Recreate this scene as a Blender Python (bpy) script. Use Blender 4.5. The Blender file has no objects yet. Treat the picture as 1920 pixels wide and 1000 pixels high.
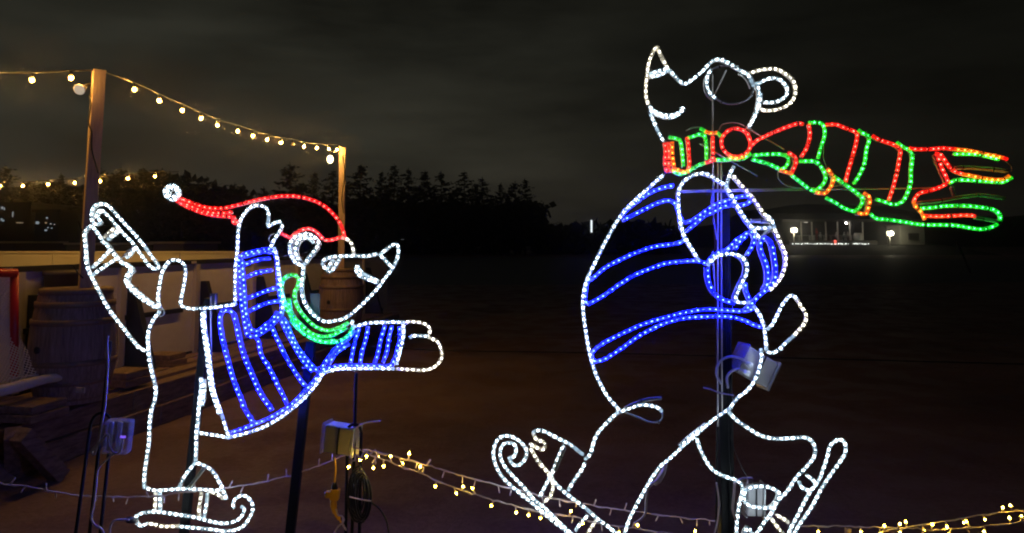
import bpy, bmesh, math, random
from mathutils import Vector, Matrix
R = math.radians
scene = bpy.context.scene
C = scene.collection

# ------------------------------------------------------------------ camera
F = 1390.0            # focal length in pixels of the 1920 px wide frame
PITCH = R(5.0)
HOR = 455.0           # row of the horizon
YP = HOR - F * math.tan(PITCH)      # row of the principal point
CAMZ = 1.7
cam_d = bpy.data.cameras.new('camera')
cam = bpy.data.objects.new('camera', cam_d)
C.objects.link(cam)
cam.location = (0, 0, CAMZ)
cam.rotation_euler = (R(90) + PITCH, 0, 0)
cam_d.sensor_width = 36
cam_d.lens = 36 * F / 1920
cam_d.shift_y = -(500 - YP) / 1920
cam_d.clip_start = 0.05
cam_d.clip_end = 3000
scene.camera = cam

# ------------------------------------------------------------------ world: overcast night sky lit from below by a distant town
world = bpy.data.worlds.new('World')
scene.world = world
world.use_nodes = True
nt = world.node_tree
nt.nodes.clear()
def wn(t, **k):
    n = nt.nodes.new(t)
    for a, b in k.items():
        setattr(n, a, b)
    return n
def wl(a, b): nt.links.new(a, b)
tc = wn('ShaderNodeTexCoord')
sep = wn('ShaderNodeSeparateXYZ'); wl(tc.outputs['Generated'], sep.inputs[0])
ramp = wn('ShaderNodeValToRGB')
e = ramp.color_ramp.elements
e[0].position = 0.0; e[0].color = (0.030, 0.0275, 0.0225, 1)
e[1].position = 1.0; e[1].color = (0.006, 0.006, 0.006, 1)
for p_, c_ in ((0.05, (0.032, 0.0285, 0.0205)), (0.12, (0.0245, 0.0232, 0.0165)), (0.25, (0.0155, 0.0155, 0.0115)), (0.42, (0.0115, 0.0115, 0.0085))):
    x = e.new(p_); x.color = (*c_, 1)
wl(sep.outputs['Z'], ramp.inputs[0])
mp = wn('ShaderNodeMapping'); mp.inputs['Scale'].default_value = (1.6, 1.6, 7.0)
wl(tc.outputs['Generated'], mp.inputs[0])
nz = wn('ShaderNodeTexNoise'); nz.inputs['Scale'].default_value = 2.1; nz.inputs['Detail'].default_value = 5; nz.inputs['Roughness'].default_value = 0.55
wl(mp.outputs[0], nz.inputs['Vector'])
nr = wn('ShaderNodeMapRange'); nr.inputs['From Min'].default_value = 0.3; nr.inputs['From Max'].default_value = 0.7
nr.inputs['To Min'].default_value = 0.5; nr.inputs['To Max'].default_value = 1.5
wl(nz.outputs[0], nr.inputs['Value'])
# the town lies ahead and to the left; the sky is darker towards the right
dx = wn('ShaderNodeMapRange'); dx.inputs['From Min'].default_value = -0.45; dx.inputs['From Max'].default_value = 0.62
dx.inputs['To Min'].default_value = 0.92; dx.inputs['To Max'].default_value = 0.18
dx.interpolation_type = 'SMOOTHSTEP'
wl(sep.outputs['X'], dx.inputs['Value'])
m1 = wn('ShaderNodeMath', operation='MULTIPLY'); wl(nr.outputs[0], m1.inputs[0]); wl(dx.outputs[0], m1.inputs[1])
mx = wn('ShaderNodeVectorMath', operation='SCALE'); wl(ramp.outputs[0], mx.inputs[0]); wl(m1.outputs[0], mx.inputs['Scale'])
bg = wn('ShaderNodeBackground'); bg.inputs['Strength'].default_value = 1.2
wl(mx.outputs[0], bg.inputs['Color'])
out = wn('ShaderNodeOutputWorld'); wl(bg.outputs[0], out.inputs['Surface'])

scene.view_settings.view_transform = 'Standard'
scene.view_settings.look = 'None'
scene.view_settings.exposure = 0
scene.view_settings.gamma = 1
scene.view_settings.use_curve_mapping = False
scene.render.engine = 'CYCLES'
cy = scene.cycles
cy.use_denoising = True
cy.use_light_tree = True
cy.max_bounces = 5
cy.diffuse_bounces = 2
cy.transparent_max_bounces = 24
cy.sample_clamp_indirect = 3.0
cy.pixel_filter_type = 'BLACKMAN_HARRIS'
cy.filter_width = 2.0

# ------------------------------------------------------------------ helpers
def P(px, py, Y):
    """the point at depth Y seen at pixel (px, py) of the 1920x1000 frame"""
    v = -(py - YP) / F
    u = (px - 960) / F
    c, s = math.cos(PITCH), math.sin(PITCH)
    y = c - s * v
    z = s + c * v
    t = Y / y
    return Vector((u * t, Y, CAMZ + z * t))

def G(px, py, z=0.0):
    """the point at height z seen at pixel (px, py)"""
    a = P(px, py, 1.0) - Vector((0, 0, CAMZ))
    t = (z - CAMZ) / a.z
    return Vector((a.x * t, a.y * t, z))

class MB:
    def __init__(s):
        s.v, s.f, s.m, s.a, s.sm = [], [], [], [], []
    def add(s, verts, faces, mat=0, val=1.0, smooth=False):
        b = len(s.v)
        s.v += [tuple(x) for x in verts]
        s.a += (val if isinstance(val, list) else [val] * len(verts))
        for f in faces:
            s.f.append([b + i for i in f]); s.m.append(mat); s.sm.append(smooth)
    def box(s, c, size, mat=0, rot=None):
        c = Vector(c); hx, hy, hz = size[0] / 2, size[1] / 2, size[2] / 2
        vs = [Vector((x * hx, y * hy, z * hz)) for x in (-1, 1) for y in (-1, 1) for z in (-1, 1)]
        if rot is not None: vs = [rot @ q for q in vs]
        vs = [q + c for q in vs]
        s.add(vs, [(0, 1, 3, 2), (4, 6, 7, 5), (0, 4, 5, 1), (2, 3, 7, 6), (0, 2, 6, 4), (1, 5, 7, 3)], mat)
    def beam(s, a, b, w, h, mat=0, up=Vector((0, 0, 1))):
        a = Vector(a); b = Vector(b); d = (b - a); L = d.length; d = d / L
        x = d.cross(up)
        if x.length < 1e-4: x = d.cross(Vector((1, 0, 0)))
        x.normalize(); y = x.cross(d)
        rot = Matrix((x, d, y)).transposed()
        s.box((a + b) / 2, (w, L, h), mat, rot)
    def tube(s, pts, r, n=6, mat=0, vals=None, cap=True, smooth=True):
        pts = [Vector(p) for p in pts]
        if len(pts) < 2: return
        rs = r if isinstance(r, (list, tuple)) else [r] * len(pts)
        b = []; va = []; prev = None
        for i, p in enumerate(pts):
            t = (pts[min(i + 1, len(pts) - 1)] - pts[max(i - 1, 0)])
            if t.length < 1e-9: t = Vector((0, 0, 1))
            t.normalize()
            if prev is None:
                q = Vector((0, 1, 0)) if abs(t.y) < 0.9 else Vector((1, 0, 0))
                prev = (q - t * q.dot(t)).normalized()
            else:
                q = prev - t * prev.dot(t)
                if q.length < 1e-6: q = t.orthogonal()
                prev = q.normalized()
            w = t.cross(prev)
            for k in range(n):
                a = 2 * math.pi * k / n
                b.append(p + (prev * math.cos(a) + w * math.sin(a)) * rs[i])
                va.append(vals[i] if vals else 1.0)
        fs = []
        for i in range(len(pts) - 1):
            for k in range(n):
                k2 = (k + 1) % n
                fs.append((i * n + k, i * n + k2, (i + 1) * n + k2, (i + 1) * n + k))
        if cap:
            fs.append(tuple(range(n))[::-1]); fs.append(tuple((len(pts) - 1) * n + k for k in range(n)))
        s.add(b, fs, mat, va, smooth)
    def lathe(s, prof, c=(0, 0, 0), n=24, mat=0, smooth=True, axis=None):
        c = Vector(c); vs = []
        for (r, z) in prof:
            for k in range(n):
                a = 2 * math.pi * k / n
                p = Vector((r * math.cos(a), r * math.sin(a), z))
                if axis is not None: p = axis @ p
                vs.append(p + c)
        fs = []
        for i in range(len(prof) - 1):
            for k in range(n):
                k2 = (k + 1) % n
                fs.append((i * n + k, i * n + k2, (i + 1) * n + k2, (i + 1) * n + k))
        fs.append(tuple(range(n))[::-1]); fs.append(tuple((len(prof) - 1) * n + k for k in range(n)))
        s.add(vs, fs, mat, 1.0, smooth)
    def octa(s, c, d, r, l, mat=0):
        """small elongated lamp die: long axis d"""
        c = Vector(c); d = d.normalized(); x = d.orthogonal().normalized(); y = d.cross(x)
        s.add([c + d * l, c - d * l, c + x * r, c - x * r, c + y * r, c - y * r],
              [(0, 2, 4), (0, 4, 3), (0, 3, 5), (0, 5, 2), (1, 4, 2), (1, 3, 4), (1, 5, 3), (1, 2, 5)], mat)
    def build(s, name, mats, parent=None, loc=None, attr=False, bevel=0):
        wl_ = WLOC.get(parent.name, Vector((0, 0, 0))) if parent else Vector((0, 0, 0))
        if loc is None:
            if parent: loc = wl_
            else:
                xs = [p[0] for p in s.v]; ys = [p[1] for p in s.v]; zs = [p[2] for p in s.v]
                loc = Vector(((min(xs) + max(xs)) / 2, (min(ys) + max(ys)) / 2, min(zs)))
        loc = Vector(loc)
        me = bpy.data.meshes.new(name)
        me.from_pydata([(p[0] - loc.x, p[1] - loc.y, p[2] - loc.z) for p in s.v], [], s.f)
        for m in (mats if isinstance(mats, (list, tuple)) else [mats]): me.materials.append(m)
        me.polygons.foreach_set('material_index', s.m)
        me.polygons.foreach_set('use_smooth', s.sm)
        if attr:
            at = me.attributes.new('hot', 'FLOAT', 'POINT')
            at.data.foreach_set('value', s.a)
        me.update()
        o = bpy.data.objects.new(name, me); C.objects.link(o)
        o.location = loc - wl_
        if parent: o.parent = parent
        WLOC[o.name] = loc
        if bevel:
            bv = o.modifiers.new('bevel', 'BEVEL'); bv.width = bevel; bv.segments = 2; bv.limit_method = 'ANGLE'
        return o
WLOC = {}

def tag(o, label=None, cat=None, group=None, kind=None):
    if label: o['label'] = label
    if cat: o['category'] = cat
    if group: o['group'] = group
    if kind: o['kind'] = kind
    return o
def thing(name, loc, label, cat, group=None):
    o = bpy.data.objects.new(name, None); C.objects.link(o)
    o.location = loc; o.empty_display_size = 0.1
    WLOC[o.name] = Vector(loc)
    return tag(o, label, cat, group)

def curve(pts, smooth=True, closed=False, sub=8):
    pts = [Vector(p) for p in pts]
    if not smooth or len(pts) < 3: return pts
    res = []; n = len(pts)
    for i in range(n - 1):
        p0 = pts[i - 1] if i > 0 else pts[0] * 2 - pts[1]
        p1, p2 = pts[i], pts[i + 1]
        p3 = pts[i + 2] if i + 2 < n else pts[-1] * 2 - pts[-2]
        for k in range(sub):
            t = k / sub
            res.append(0.5 * ((2 * p1) + (p2 - p0) * t + (2 * p0 - 5 * p1 + 4 * p2 - p3) * t * t + (3 * p1 - p0 - 3 * p2 + p3) * t ** 3))
    res.append(pts[-1])
    return res
def resample(pts, step):
    L = [0.0]
    for a, b in zip(pts, pts[1:]): L.append(L[-1] + (b - a).length)
    n = max(1, int(round(L[-1] / step)))
    res = []; j = 0
    for i in range(n + 1):
        d = L[-1] * i / n
        while j < len(L) - 2 and L[j + 1] < d: j += 1
        seg = L[j + 1] - L[j]
        res.append(pts[j].lerp(pts[j + 1], (d - L[j]) / seg if seg > 0 else 0))
    return res

# ------------------------------------------------------------------ materials
def mat(name, col, rough=0.6, metal=0.0, spec=0.5, emit=None, es=0.0, noise=None, bump=None, alpha=None):
    m = bpy.data.materials.new(name); m.use_nodes = True
    t = m.node_tree; b = t.nodes['Principled BSDF']
    b.inputs['Base Color'].default_value = (*col, 1)
    b.inputs['Roughness'].default_value = rough
    b.inputs['Metallic'].default_value = metal
    b.inputs['Specular IOR Level'].default_value = spec
    if emit: b.inputs['Emission Color'].default_value = (*emit, 1); b.inputs['Emission Strength'].default_value = es
    if alpha is not None: b.inputs['Alpha'].default_value = alpha
    co = t.nodes.new('ShaderNodeTexCoord')
    if noise:
        sc, col2, stretch = noise
        mpn = t.nodes.new('ShaderNodeMapping'); mpn.inputs['Scale'].default_value = stretch
        t.links.new(co.outputs['Object'], mpn.inputs[0])
        n = t.nodes.new('ShaderNodeTexNoise'); n.inputs['Scale'].default_value = sc; n.inputs['Detail'].default_value = 6; n.inputs['Roughness'].default_value = 0.65
        t.links.new(mpn.outputs[0], n.inputs['Vector'])
        r = t.nodes.new('ShaderNodeValToRGB'); r.color_ramp.elements[0].position = 0.35; r.color_ramp.elements[1].position = 0.65
        r.color_ramp.elements[0].color = (*col, 1); r.color_ramp.elements[1].color = (*col2, 1)
        t.links.new(n.outputs[0], r.inputs[0]); t.links.new(r.outputs[0], b.inputs['Base Color'])
        if bump:
            bp = t.nodes.new('ShaderNodeBump'); bp.inputs['Strength'].default_value = bump[0]; bp.inputs['Distance'].default_value = bump[1]
            t.links.new(n.outputs[0], bp.inputs['Height']); t.links.new(bp.outputs[0], b.inputs['Normal'])
    return m
def emis(name, col, s, nolight=False):
    m = bpy.data.materials.new(name); m.use_nodes = True
    t = m.node_tree; t.nodes.clear()
    e_ = t.nodes.new('ShaderNodeEmission'); e_.inputs[0].default_value = (*col, 1); e_.inputs[1].default_value = s
    o_ = t.nodes.new('ShaderNodeOutputMaterial'); t.links.new(e_.outputs[0], o_.inputs[0])
    if nolight: m.cycles.emission_sampling = 'NONE'
    return m
def jacket(name, col, s, gloss=(0.8, 0.8, 0.8), opac=0.3):
    """clear moulded PVC lit from within, brightest over each diode"""
    m = bpy.data.materials.new(name); m.use_nodes = True
    t = m.node_tree; t.nodes.clear()
    at = t.nodes.new('ShaderNodeAttribute'); at.attribute_name = 'hot'
    mu = t.nodes.new('ShaderNodeMath'); mu.operation = 'MULTIPLY'; mu.inputs[1].default_value = s
    t.links.new(at.outputs['Fac'], mu.inputs[0])
    e_ = t.nodes.new('ShaderNodeEmission'); e_.inputs[0].default_value = (*col, 1); t.links.new(mu.outputs[0], e_.inputs[1])
    tr = t.nodes.new('ShaderNodeBsdfTransparent')
    gl = t.nodes.new('ShaderNodeBsdfPrincipled'); gl.inputs['Base Color'].default_value = (*gloss, 1); gl.inputs['Roughness'].default_value = 0.25
    mx_ = t.nodes.new('ShaderNodeMixShader'); mx_.inputs[0].default_value = opac
    t.links.new(tr.outputs[0], mx_.inputs[1]); t.links.new(gl.outputs[0], mx_.inputs[2])
    ad = t.nodes.new('ShaderNodeAddShader'); t.links.new(mx_.outputs[0], ad.inputs[0]); t.links.new(e_.outputs[0], ad.inputs[1])
    o_ = t.nodes.new('ShaderNodeOutputMaterial'); t.links.new(ad.outputs[0], o_.inputs[0])
    m.cycles.emission_sampling = 'NONE'
    return m

J = {  # rope light jackets and their diodes
    'w': (jacket('white_rope_jacket', (0.5, 0.8, 1.0), 0.36), emis('white_diode', (0.76, 0.92, 1.0), 60)),
    'y': (jacket('warm_white_rope_jacket', (1.0, 0.9, 0.62), 0.26), emis('warm_white_diode', (1.0, 0.92, 0.7), 50)),
    'b': (jacket('blue_rope_jacket', (0.0015, 0.006, 1.0), 1.0, (0.3, 0.4, 0.9)), emis('blue_diode', (0.0042, 0.0092, 1.0), 520)),
    'g': (jacket('green_rope_jacket', (0.0, 1.0, 0.02), 0.42, (0.3, 0.8, 0.4)), emis('green_diode', (0.05, 1.0, 0.16), 26)),
    'r': (jacket('red_rope_jacket', (1.0, 0.004, 0.003), 0.7, (0.8, 0.2, 0.2)), emis('red_diode', (1.0, 0.07, 0.045), 26)),
    'o': (jacket('orange_rope_jacket', (1.0, 0.14, 0.004), 0.6, (0.8, 0.5, 0.2)), emis('orange_diode', (1.0, 0.2, 0.02), 22)),
    'u': (mat('unlit_rope_jacket', (0.42, 0.42, 0.3), 0.3), mat('unlit_diode', (0.7, 0.7, 0.6), 0.3)),
    'k': (mat('wire_hoop', (0.3, 0.3, 0.33), 0.35, 0.6), mat('unlit_diode_dark', (0.7, 0.7, 0.6), 0.3)),
}
M_tie = mat('black_cable_tie', (0.012, 0.012, 0.012), 0.4)
M_rod = mat('painted_steel_rod', (0.5, 0.46, 0.43), 0.4, 0.2)
M_black = mat('black_steel', (0.006, 0.006, 0.007), 0.6, 0.0, spec=0.12, noise=(9, (0.012, 0.012, 0.013), (1, 1, 1)))
M_cable = mat('black_cable', (0.015, 0.015, 0.016), 0.35)
M_whitecable = mat('white_cable', (0.72, 0.62, 0.6), 0.5)
M_wood = mat('post_lumber', (0.46, 0.33, 0.22), 0.75, noise=(5, (0.64, 0.47, 0.31), (6, 6, 0.7)), bump=(0.25, 0.01))
M_timber = mat('weathered_timber', (0.16, 0.105, 0.08), 0.85, noise=(5, (0.36, 0.25, 0.2), (5, 1.0, 7)), bump=(0.7, 0.025))
M_barrel = mat('barrel_stave_wood', (0.2, 0.14, 0.12), 0.8, noise=(9, (0.4, 0.3, 0.26), (6, 6, 0.4)), bump=(0.6, 0.012))
M_hoop = mat('rusty_barrel_hoop', (0.2, 0.17, 0.15), 0.55, 0.4, noise=(14, (0.34, 0.22, 0.15), (1, 1, 1)))
M_panel = mat('rink_board_panel', (0.82, 0.8, 0.77), 0.5, noise=(2.5, (0.7, 0.67, 0.64), (1, 1, 2)))
M_panelin = mat('rink_board_inside', (0.85, 0.8, 0.68), 0.6, noise=(1.5, (0.8, 0.72, 0.58), (1, 1, 1)))
M_dark = mat('dark_plastic', (0.02, 0.022, 0.032), 0.5)
M_brace = mat('navy_brace', (0.012, 0.016, 0.035), 0.6)
M_rail = mat('pale_channel_metal', (0.68, 0.64, 0.6), 0.4, 0.3)
M_red = mat('red_painted_steel', (0.6, 0.02, 0.03), 0.35)
M_net = mat('net_cord', (0.85, 0.82, 0.78), 0.8)
M_pad = mat('white_goal_padding', (0.85, 0.8, 0.76), 0.6, noise=(6, (0.68, 0.62, 0.58), (1, 1, 1)))
M_needle = mat('pine_needles', (0.028, 0.04, 0.024), 0.9, spec=0.1)
M_bark = mat('pine_bark', (0.05, 0.04, 0.035), 0.9)

# ------------------------------------------------------------------ ground, platform, lake, hills
def ground_mat():
    m = bpy.data.materials.new('packed_dirt'); m.use_nodes = True
    t = m.node_tree; b = t.nodes['Principled BSDF']; b.inputs['Roughness'].default_value = 0.95; b.inputs['Specular IOR Level'].default_value = 0.2
    co = t.nodes.new('ShaderNodeTexCoord')
    def noise(s, d=6, r=0.6):
        n = t.nodes.new('ShaderNodeTexNoise'); n.inputs['Scale'].default_value = s; n.inputs['Detail'].default_value = d; n.inputs['Roughness'].default_value = r
        t.links.new(co.outputs['Object'], n.inputs['Vector']); return n
    a, f = noise(0.45), noise(24, 8, 0.7)
    r = t.nodes.new('ShaderNodeValToRGB'); r.color_ramp.elements[0].position = 0.42; r.color_ramp.elements[1].position = 0.62
    r.color_ramp.elements[0].color = (0.155, 0.098, 0.1, 1); r.color_ramp.elements[1].color = (0.28, 0.19, 0.195, 1)
    mxx = t.nodes.new('ShaderNodeMath'); mxx.operation = 'MULTIPLY_ADD'; mxx.inputs[1].default_value = 0.45
    t.links.new(f.outputs[0], mxx.inputs[0])
    a2 = t.nodes.new('ShaderNodeMath'); a2.operation = 'MULTIPLY'; a2.inputs[1].default_value = 0.6
    t.links.new(a.outputs[0], a2.inputs[0]); t.links.new(a2.outputs[0], mxx.inputs[2])
    w2 = noise(1.7, 3, .5)
    t.links.new(mxx.outputs[0], r.inputs[0])
    rr_ = t.nodes.new('ShaderNodeMapRange'); rr_.inputs['From Min'].default_value = .45; rr_.inputs['From Max'].default_value = .6; rr_.inputs['To Min'].default_value = .45; rr_.inputs['To Max'].default_value = .95
    t.links.new(w2.outputs[0], rr_.inputs['Value']); t.links.new(rr_.outputs[0], b.inputs['Roughness']); t.links.new(r.outputs[0], b.inputs['Base Color'])
    bp = t.nodes.new('ShaderNodeBump'); bp.inputs['Strength'].default_value = 0.7; bp.inputs['Distance'].default_value = 0.015
    t.links.new(f.outputs[0], bp.inputs['Height']); t.links.new(bp.outputs[0], b.inputs['Normal'])
    return m
g = MB(); g.add([(-450, -20, 0), (450, -20, 0), (450, 455, 0), (-450, 455, 0)], [(0, 1, 2, 3)])
tag(g.build('ground', ground_mat(), loc=(0, 0, 0)), kind='structure')
# pale frozen field beyond the yard
lk = MB()
rnd = random.Random(3)
ptsL = []
for i in range(40):
    a = 2 * math.pi * i / 40
    ptsL.append((6 + 46 * math.cos(a) * (1 + .06 * rnd.random()), 58 + 27 * math.sin(a) * (1 + .08 * rnd.random()), 0.004))
lk.add(ptsL, [tuple(range(40))])
tag(lk.build('frozen_pond', mat('pond_ice', (0.1, 0.1, 0.13), 0.6, noise=(0.2, (0.07, 0.07, 0.1), (1, 3, 1)))), kind='structure')

# low hills behind everything
h = MB(); rnd = random.Random(11)
top = []; n = 90
prof = lambda i: 6 + 4.5 * math.sin(i * 0.11 + 1.2) + 1.6 * math.sin(i * 0.45) + rnd.random() * 1.1
for i in range(n + 1):
    x = -420 + 840 * i / n
    top.append((x, 320 + 20 * math.sin(i * .2), max(2.5, prof(i)) + (5 if x > 90 else 0)))
vs = [(x, y - 40, -0.5) for x, y, z in top] + top + [(x, y + 60, -0.5) for x, y, z in top]
fs = []
for r_ in (0, 1):
    for i in range(n): fs.append((r_ * (n + 1) + i, r_ * (n + 1) + i + 1, (r_ + 1) * (n + 1) + i + 1, (r_ + 1) * (n + 1) + i))
h.add(vs, fs, smooth=True)
tag(h.build('hills', mat('dark_hillside', (0.03, 0.032, 0.03), 0.95, noise=(0.3, (0.02, 0.022, 0.02), (1, 1, 1)))), kind='structure')

# rink platform edge line and board line (plan view, both run away and to the right)
E0 = Vector((-3.72, 5.36)); ED = Vector((0.175, 1.0)).normalized()
B0 = Vector((-4.12, 7.2)); BD = Vector((0.216, 1.0)).normalized()
def Ept(t, off=0.0): return E0 + ED * t + Vector((-ED.y, ED.x)) * off
def Bpt(t, off=0.0): return B0 + BD * t + Vector((-BD.y, BD.x)) * off
PZ = 0.38
pl = MB()
a, b_, c_, d_ = Ept(-7, .02), Ept(8.9, .02), Ept(8.9, 24), Ept(-7, 24)
pl.add([(a.x, a.y, 0), (b_.x, b_.y, 0), (c_.x, c_.y, 0), (d_.x, d_.y, 0), (a.x, a.y, PZ - .02), (b_.x, b_.y, PZ - .02), (c_.x, c_.y, PZ - .02), (d_.x, d_.y, PZ - .02)],
       [(4, 5, 6, 7), (0, 1, 5, 4), (1, 2, 6, 5), (2, 3, 7, 6), (3, 0, 4, 7)])
tag(pl.build('rink_platform', M_timber), kind='structure')
ice = MB()
a, b_, c_, d_ = Bpt(-8, .3), Bpt(8.6, .3), Bpt(8.6, 22), Bpt(-8, 22)
ice.add([(q.x, q.y, PZ - .012) for q in (a, b_, c_, d_)], [(0, 1, 2, 3)])
tag(ice.build('ice', mat('rink_ice', (0.75, 0.78, 0.82), 0.25)), kind='structure')
# stacked retaining timbers
rnd = random.Random(5)
tw = thing('timber_retaining_wall', (Ept(0).x, Ept(0).y, 0), 'low wall of stacked dark weathered timbers holding up the rink platform', 'retaining wall')
for row, (z0, hh, off) in enumerate(((0.0, .19, -.05), (.192, .19, -.02))):
    t0 = -6.5
    while t0 < 8.7:
        L = 2.4 + rnd.random() * .5
        t1 = min(t0 + L, 8.8)
        q = MB(); p0, p1 = Ept(t0 + .006, off), Ept(t1 - .006, off)
        q.beam((p0.x, p0.y, z0 + hh / 2), (p1.x, p1.y, z0 + hh / 2), .18, hh - .006)
        q.build('timber', M_timber, tw, bevel=.008)
        t0 = t1
# plank walkway boards along the ledge
wk = MB()
for k in range(3):
    p0, p1 = Ept(-6.5, .13 + k * .2), Ept(8.8, .13 + k * .2)
    wk.beam((p0.x, p0.y, PZ + .012 + .004 * k), (p1.x, p1.y, PZ + .012 + .004 * k), .185, .03)
tag(wk.build('ledge_planks', M_timber), 'long dark planks laid flat along the ledge outside the rink boards', 'planks')
# diagonal prop and upright at the wall
q = MB(); q.beam(P(38, 815, 5.2), G(112, 893, .02), .11, .11)
tag(q.build('diagonal_prop', M_timber, bevel=.006), 'short diagonal timber prop leaning on the retaining wall at far left', 'timber prop')
q = MB(); q.beam(P(24, 812, 5.22), G(24, 896, 0.0), .1, .1)
tag(q.build('wooden_stake', M_timber, bevel=.006), 'upright wooden stake beside the diagonal prop at the retaining wall', 'stake')
for (px, py, Y, sx, sy, sz, lb) in ((310, 662, 8.0, .32, .3, .12, 'small dark block on the ledge behind the standing leg of the red-hatted bear'),
                                (235, 700, 6.9, .3, .35, .13, 'small dark block on the ledge just right of the barrel'),
                                (30, 742, 5.62, .62, .35, .12, 'low grey block under the front of the hockey goal')):
    c = P(px, py, Y); q = MB(); z0 = PZ + .032
    for k in range(2): q.box((c.x, c.y, z0 + sz * (.25 + .5 * k)), (sx * (1 - .06 * k), sy * (1 - .06 * k), sz * .47), rot=Matrix.Rotation(-.2 + .03 * k, 3, 'Z'))
    tag(q.build('timber_block', M_timber, bevel=.006), lb, 'block')

# ------------------------------------------------------------------ rink boards
BT = 1.48; BB = PZ
rb = thing('rink_boards', (B0.x, B0.y, PZ), 'white hockey rink boards seen from outside, panels with pale uprights and dark braces', 'rink boards')
nb = 0; t = -3.2; W = 1.22
while t < 7.4:
    p0, p1 = Bpt(t + .03), Bpt(t + W - .03)
    q = MB(); q.beam((p0.x, p0.y, (BT + BB) / 2), (p1.x, p1.y, (BT + BB) / 2), .03, BT - BB - .06)
    q.build('panel', M_panel, rb)
    p0 = Bpt(t, -.035)
    q = MB(); q.box((p0.x, p0.y, (BT + BB) / 2), (.05, .07, BT - BB - .07), rot=Matrix.Rotation(-math.atan2(BD.x, BD.y), 3, 'Z')); q.build('upright', M_rail, rb)
    # middle stringer broken at every brace
    a, b_ = Bpt(t + .06, -.035), Bpt(t + W * .8, -.035)
    q = MB(); q.beam((a.x, a.y, BB + .55), (b_.x, b_.y, BB + .55), .035, .05); q.build('stringer', M_dark, rb)
    # tapered support brace standing out from the boards
    q = MB(); w = .035
    c0 = Bpt(t + .14, -.02); nx = Vector((BD.y, -BD.x))
    a0 = Vector((c0.x, c0.y, BB)); n3 = Vector((nx.x, nx.y, 0)); d3 = Vector((BD.x, BD.y, 0)) * w
    prof_ = [a0 + n3 * .001, a0 + n3 * .34, a0 + n3 * .07 + Vector((0, 0, .86)), a0 + n3 * .001 + Vector((0, 0, .86))]
    vs = [p - d3 for p in prof_] + [p + d3 for p in prof_]
    q.add(vs, [(0, 1, 2, 3), (7, 6, 5, 4), (0, 4, 5, 1), (1, 5, 6, 2), (2, 6, 7, 3), (3, 7, 4, 0)])
    q.build('brace', M_brace, rb)
    t += W
p0, p1 = Bpt(-3.4), Bpt(7.5)
q = MB(); q.beam((p0.x, p0.y, BT - .01), (p1.x, p1.y, BT - .01), .1, .05); q.build('top_rail', M_dark, rb)
q = MB(); q.beam((p0.x, p0.y, BB + .03), (p1.x, p1.y, BB + .03), .08, .06); q.build('bottom_rail', M_dark, rb)
for t in (-.9, 1.6, 4.2):
    a = Bpt(t, -.052); q = MB(); q.box((a.x, a.y, BT - .012), (.006, .09, .03), rot=Matrix.Rotation(-math.atan2(BD.x, BD.y), 3, 'Z')); q.build('rail_label', M_rail, rb)
# boards on the far side, warm in the light of the strings
fb = thing('far_rink_boards', (-10, 18.5, PZ), 'far side rink boards with their pale inner face lit warm yellow by the string lights', 'rink boards')
for k in range(9):
    x0 = -18.5 + k * 1.4
    q = MB(); q.box((x0 + .7, 16.4, (PZ + 1.47) / 2), (1.385, .04, 1.47 - PZ)); q.build('panel', M_panelin, fb)
    q = MB(); q.box((x0 + .7, 16.39, 1.49), (1.398, .09, .04)); q.build('top_cap', M_panelin, fb)

# ------------------------------------------------------------------ barrels with light posts
def barrel(c, label):
    t = thing('wooden_barrel', c, label, 'barrel', 'barrels holding the light posts')
    prof = [(0.255, 0.0), (0.285, .12), (.315, .28), (.325, .44), (.315, .6), (.285, .78), (.26, .9), (.235, .9), (.235, .86)]
    q = MB(); n = 26
    vs = []
    for (r, z) in prof:
        for k in range(n):
            for e_ in (-.47, .47):
                a = 2 * math.pi * (k + e_) / n
                vs.append(Vector(c) + Vector((r * math.cos(a), r * math.sin(a), z)))
        # a shallow seam between staves
    m2 = n * 2
    fs = []
    for i in range(len(prof) - 1):
        for k in range(m2):
            k2 = (k + 1) % m2
            fs.append((i * m2 + k, i * m2 + k2, (i + 1) * m2 + k2, (i + 1) * m2 + k))
    fs.append(tuple((len(prof) - 1) * m2 + k for k in range(m2)))
    q.add(vs, fs); q.build('staves', M_barrel, t)
    for z, r in ((.03, .262), (.15, .293), (.3, .320), (.62, .315), (.76, .291), (.86, .269)):
        q = MB(); hgt = .045
        q.lathe([(r - .004, z), (r + .004, z + .002), (r + .004, z + hgt), (r - .004, z + hgt + .002)], c, 40)
        q.build('hoop', M_hoop, t)
    q = MB(); d = Vector((-.35, -1, 0)).normalized(); cc = Vector(c) + d * .322 + Vector((0, 0, .44))
    q.lathe([(.028, -.01), (.028, .012), (.018, .013)], cc, 12, axis=d.to_track_quat('Z', 'Y').to_matrix()); q.build('bung', M_dark, t)
    return t
bc = Vector((P(136, 700, 6.2).x, 6.2, PZ + .04))
barrel(bc, 'big weathered wooden barrel on the ledge at left holding the tall light post')
bc2 = Vector((P(640, 560, 10.9).x, 10.9, PZ + .04))
barrel(bc2, 'distant dim wooden barrel behind the head of the red-hatted bear')
def post(a, b, w, label, ang):
    t = thing('light_post', a, label, 'post', 'wooden posts carrying the string lights')
    q = MB(); d = (b - a)
    rot = Matrix.Rotation(ang, 3, 'Z')
    vs = []
    for p in (a, b):
        for sx, sy in ((-1, -1), (1, -1), (1, 1), (-1, 1)):
            vs.append(p + rot @ Vector((sx * w / 2, sy * w / 2, 0)))
    q.add(vs, [(0, 1, 5, 4), (1, 2, 6, 5), (2, 3, 7, 6), (3, 0, 4, 7), (4, 5, 6, 7), (3, 2, 1, 0)])
    q.build('timber_post', M_wood, t, bevel=.004)
    return t
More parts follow.
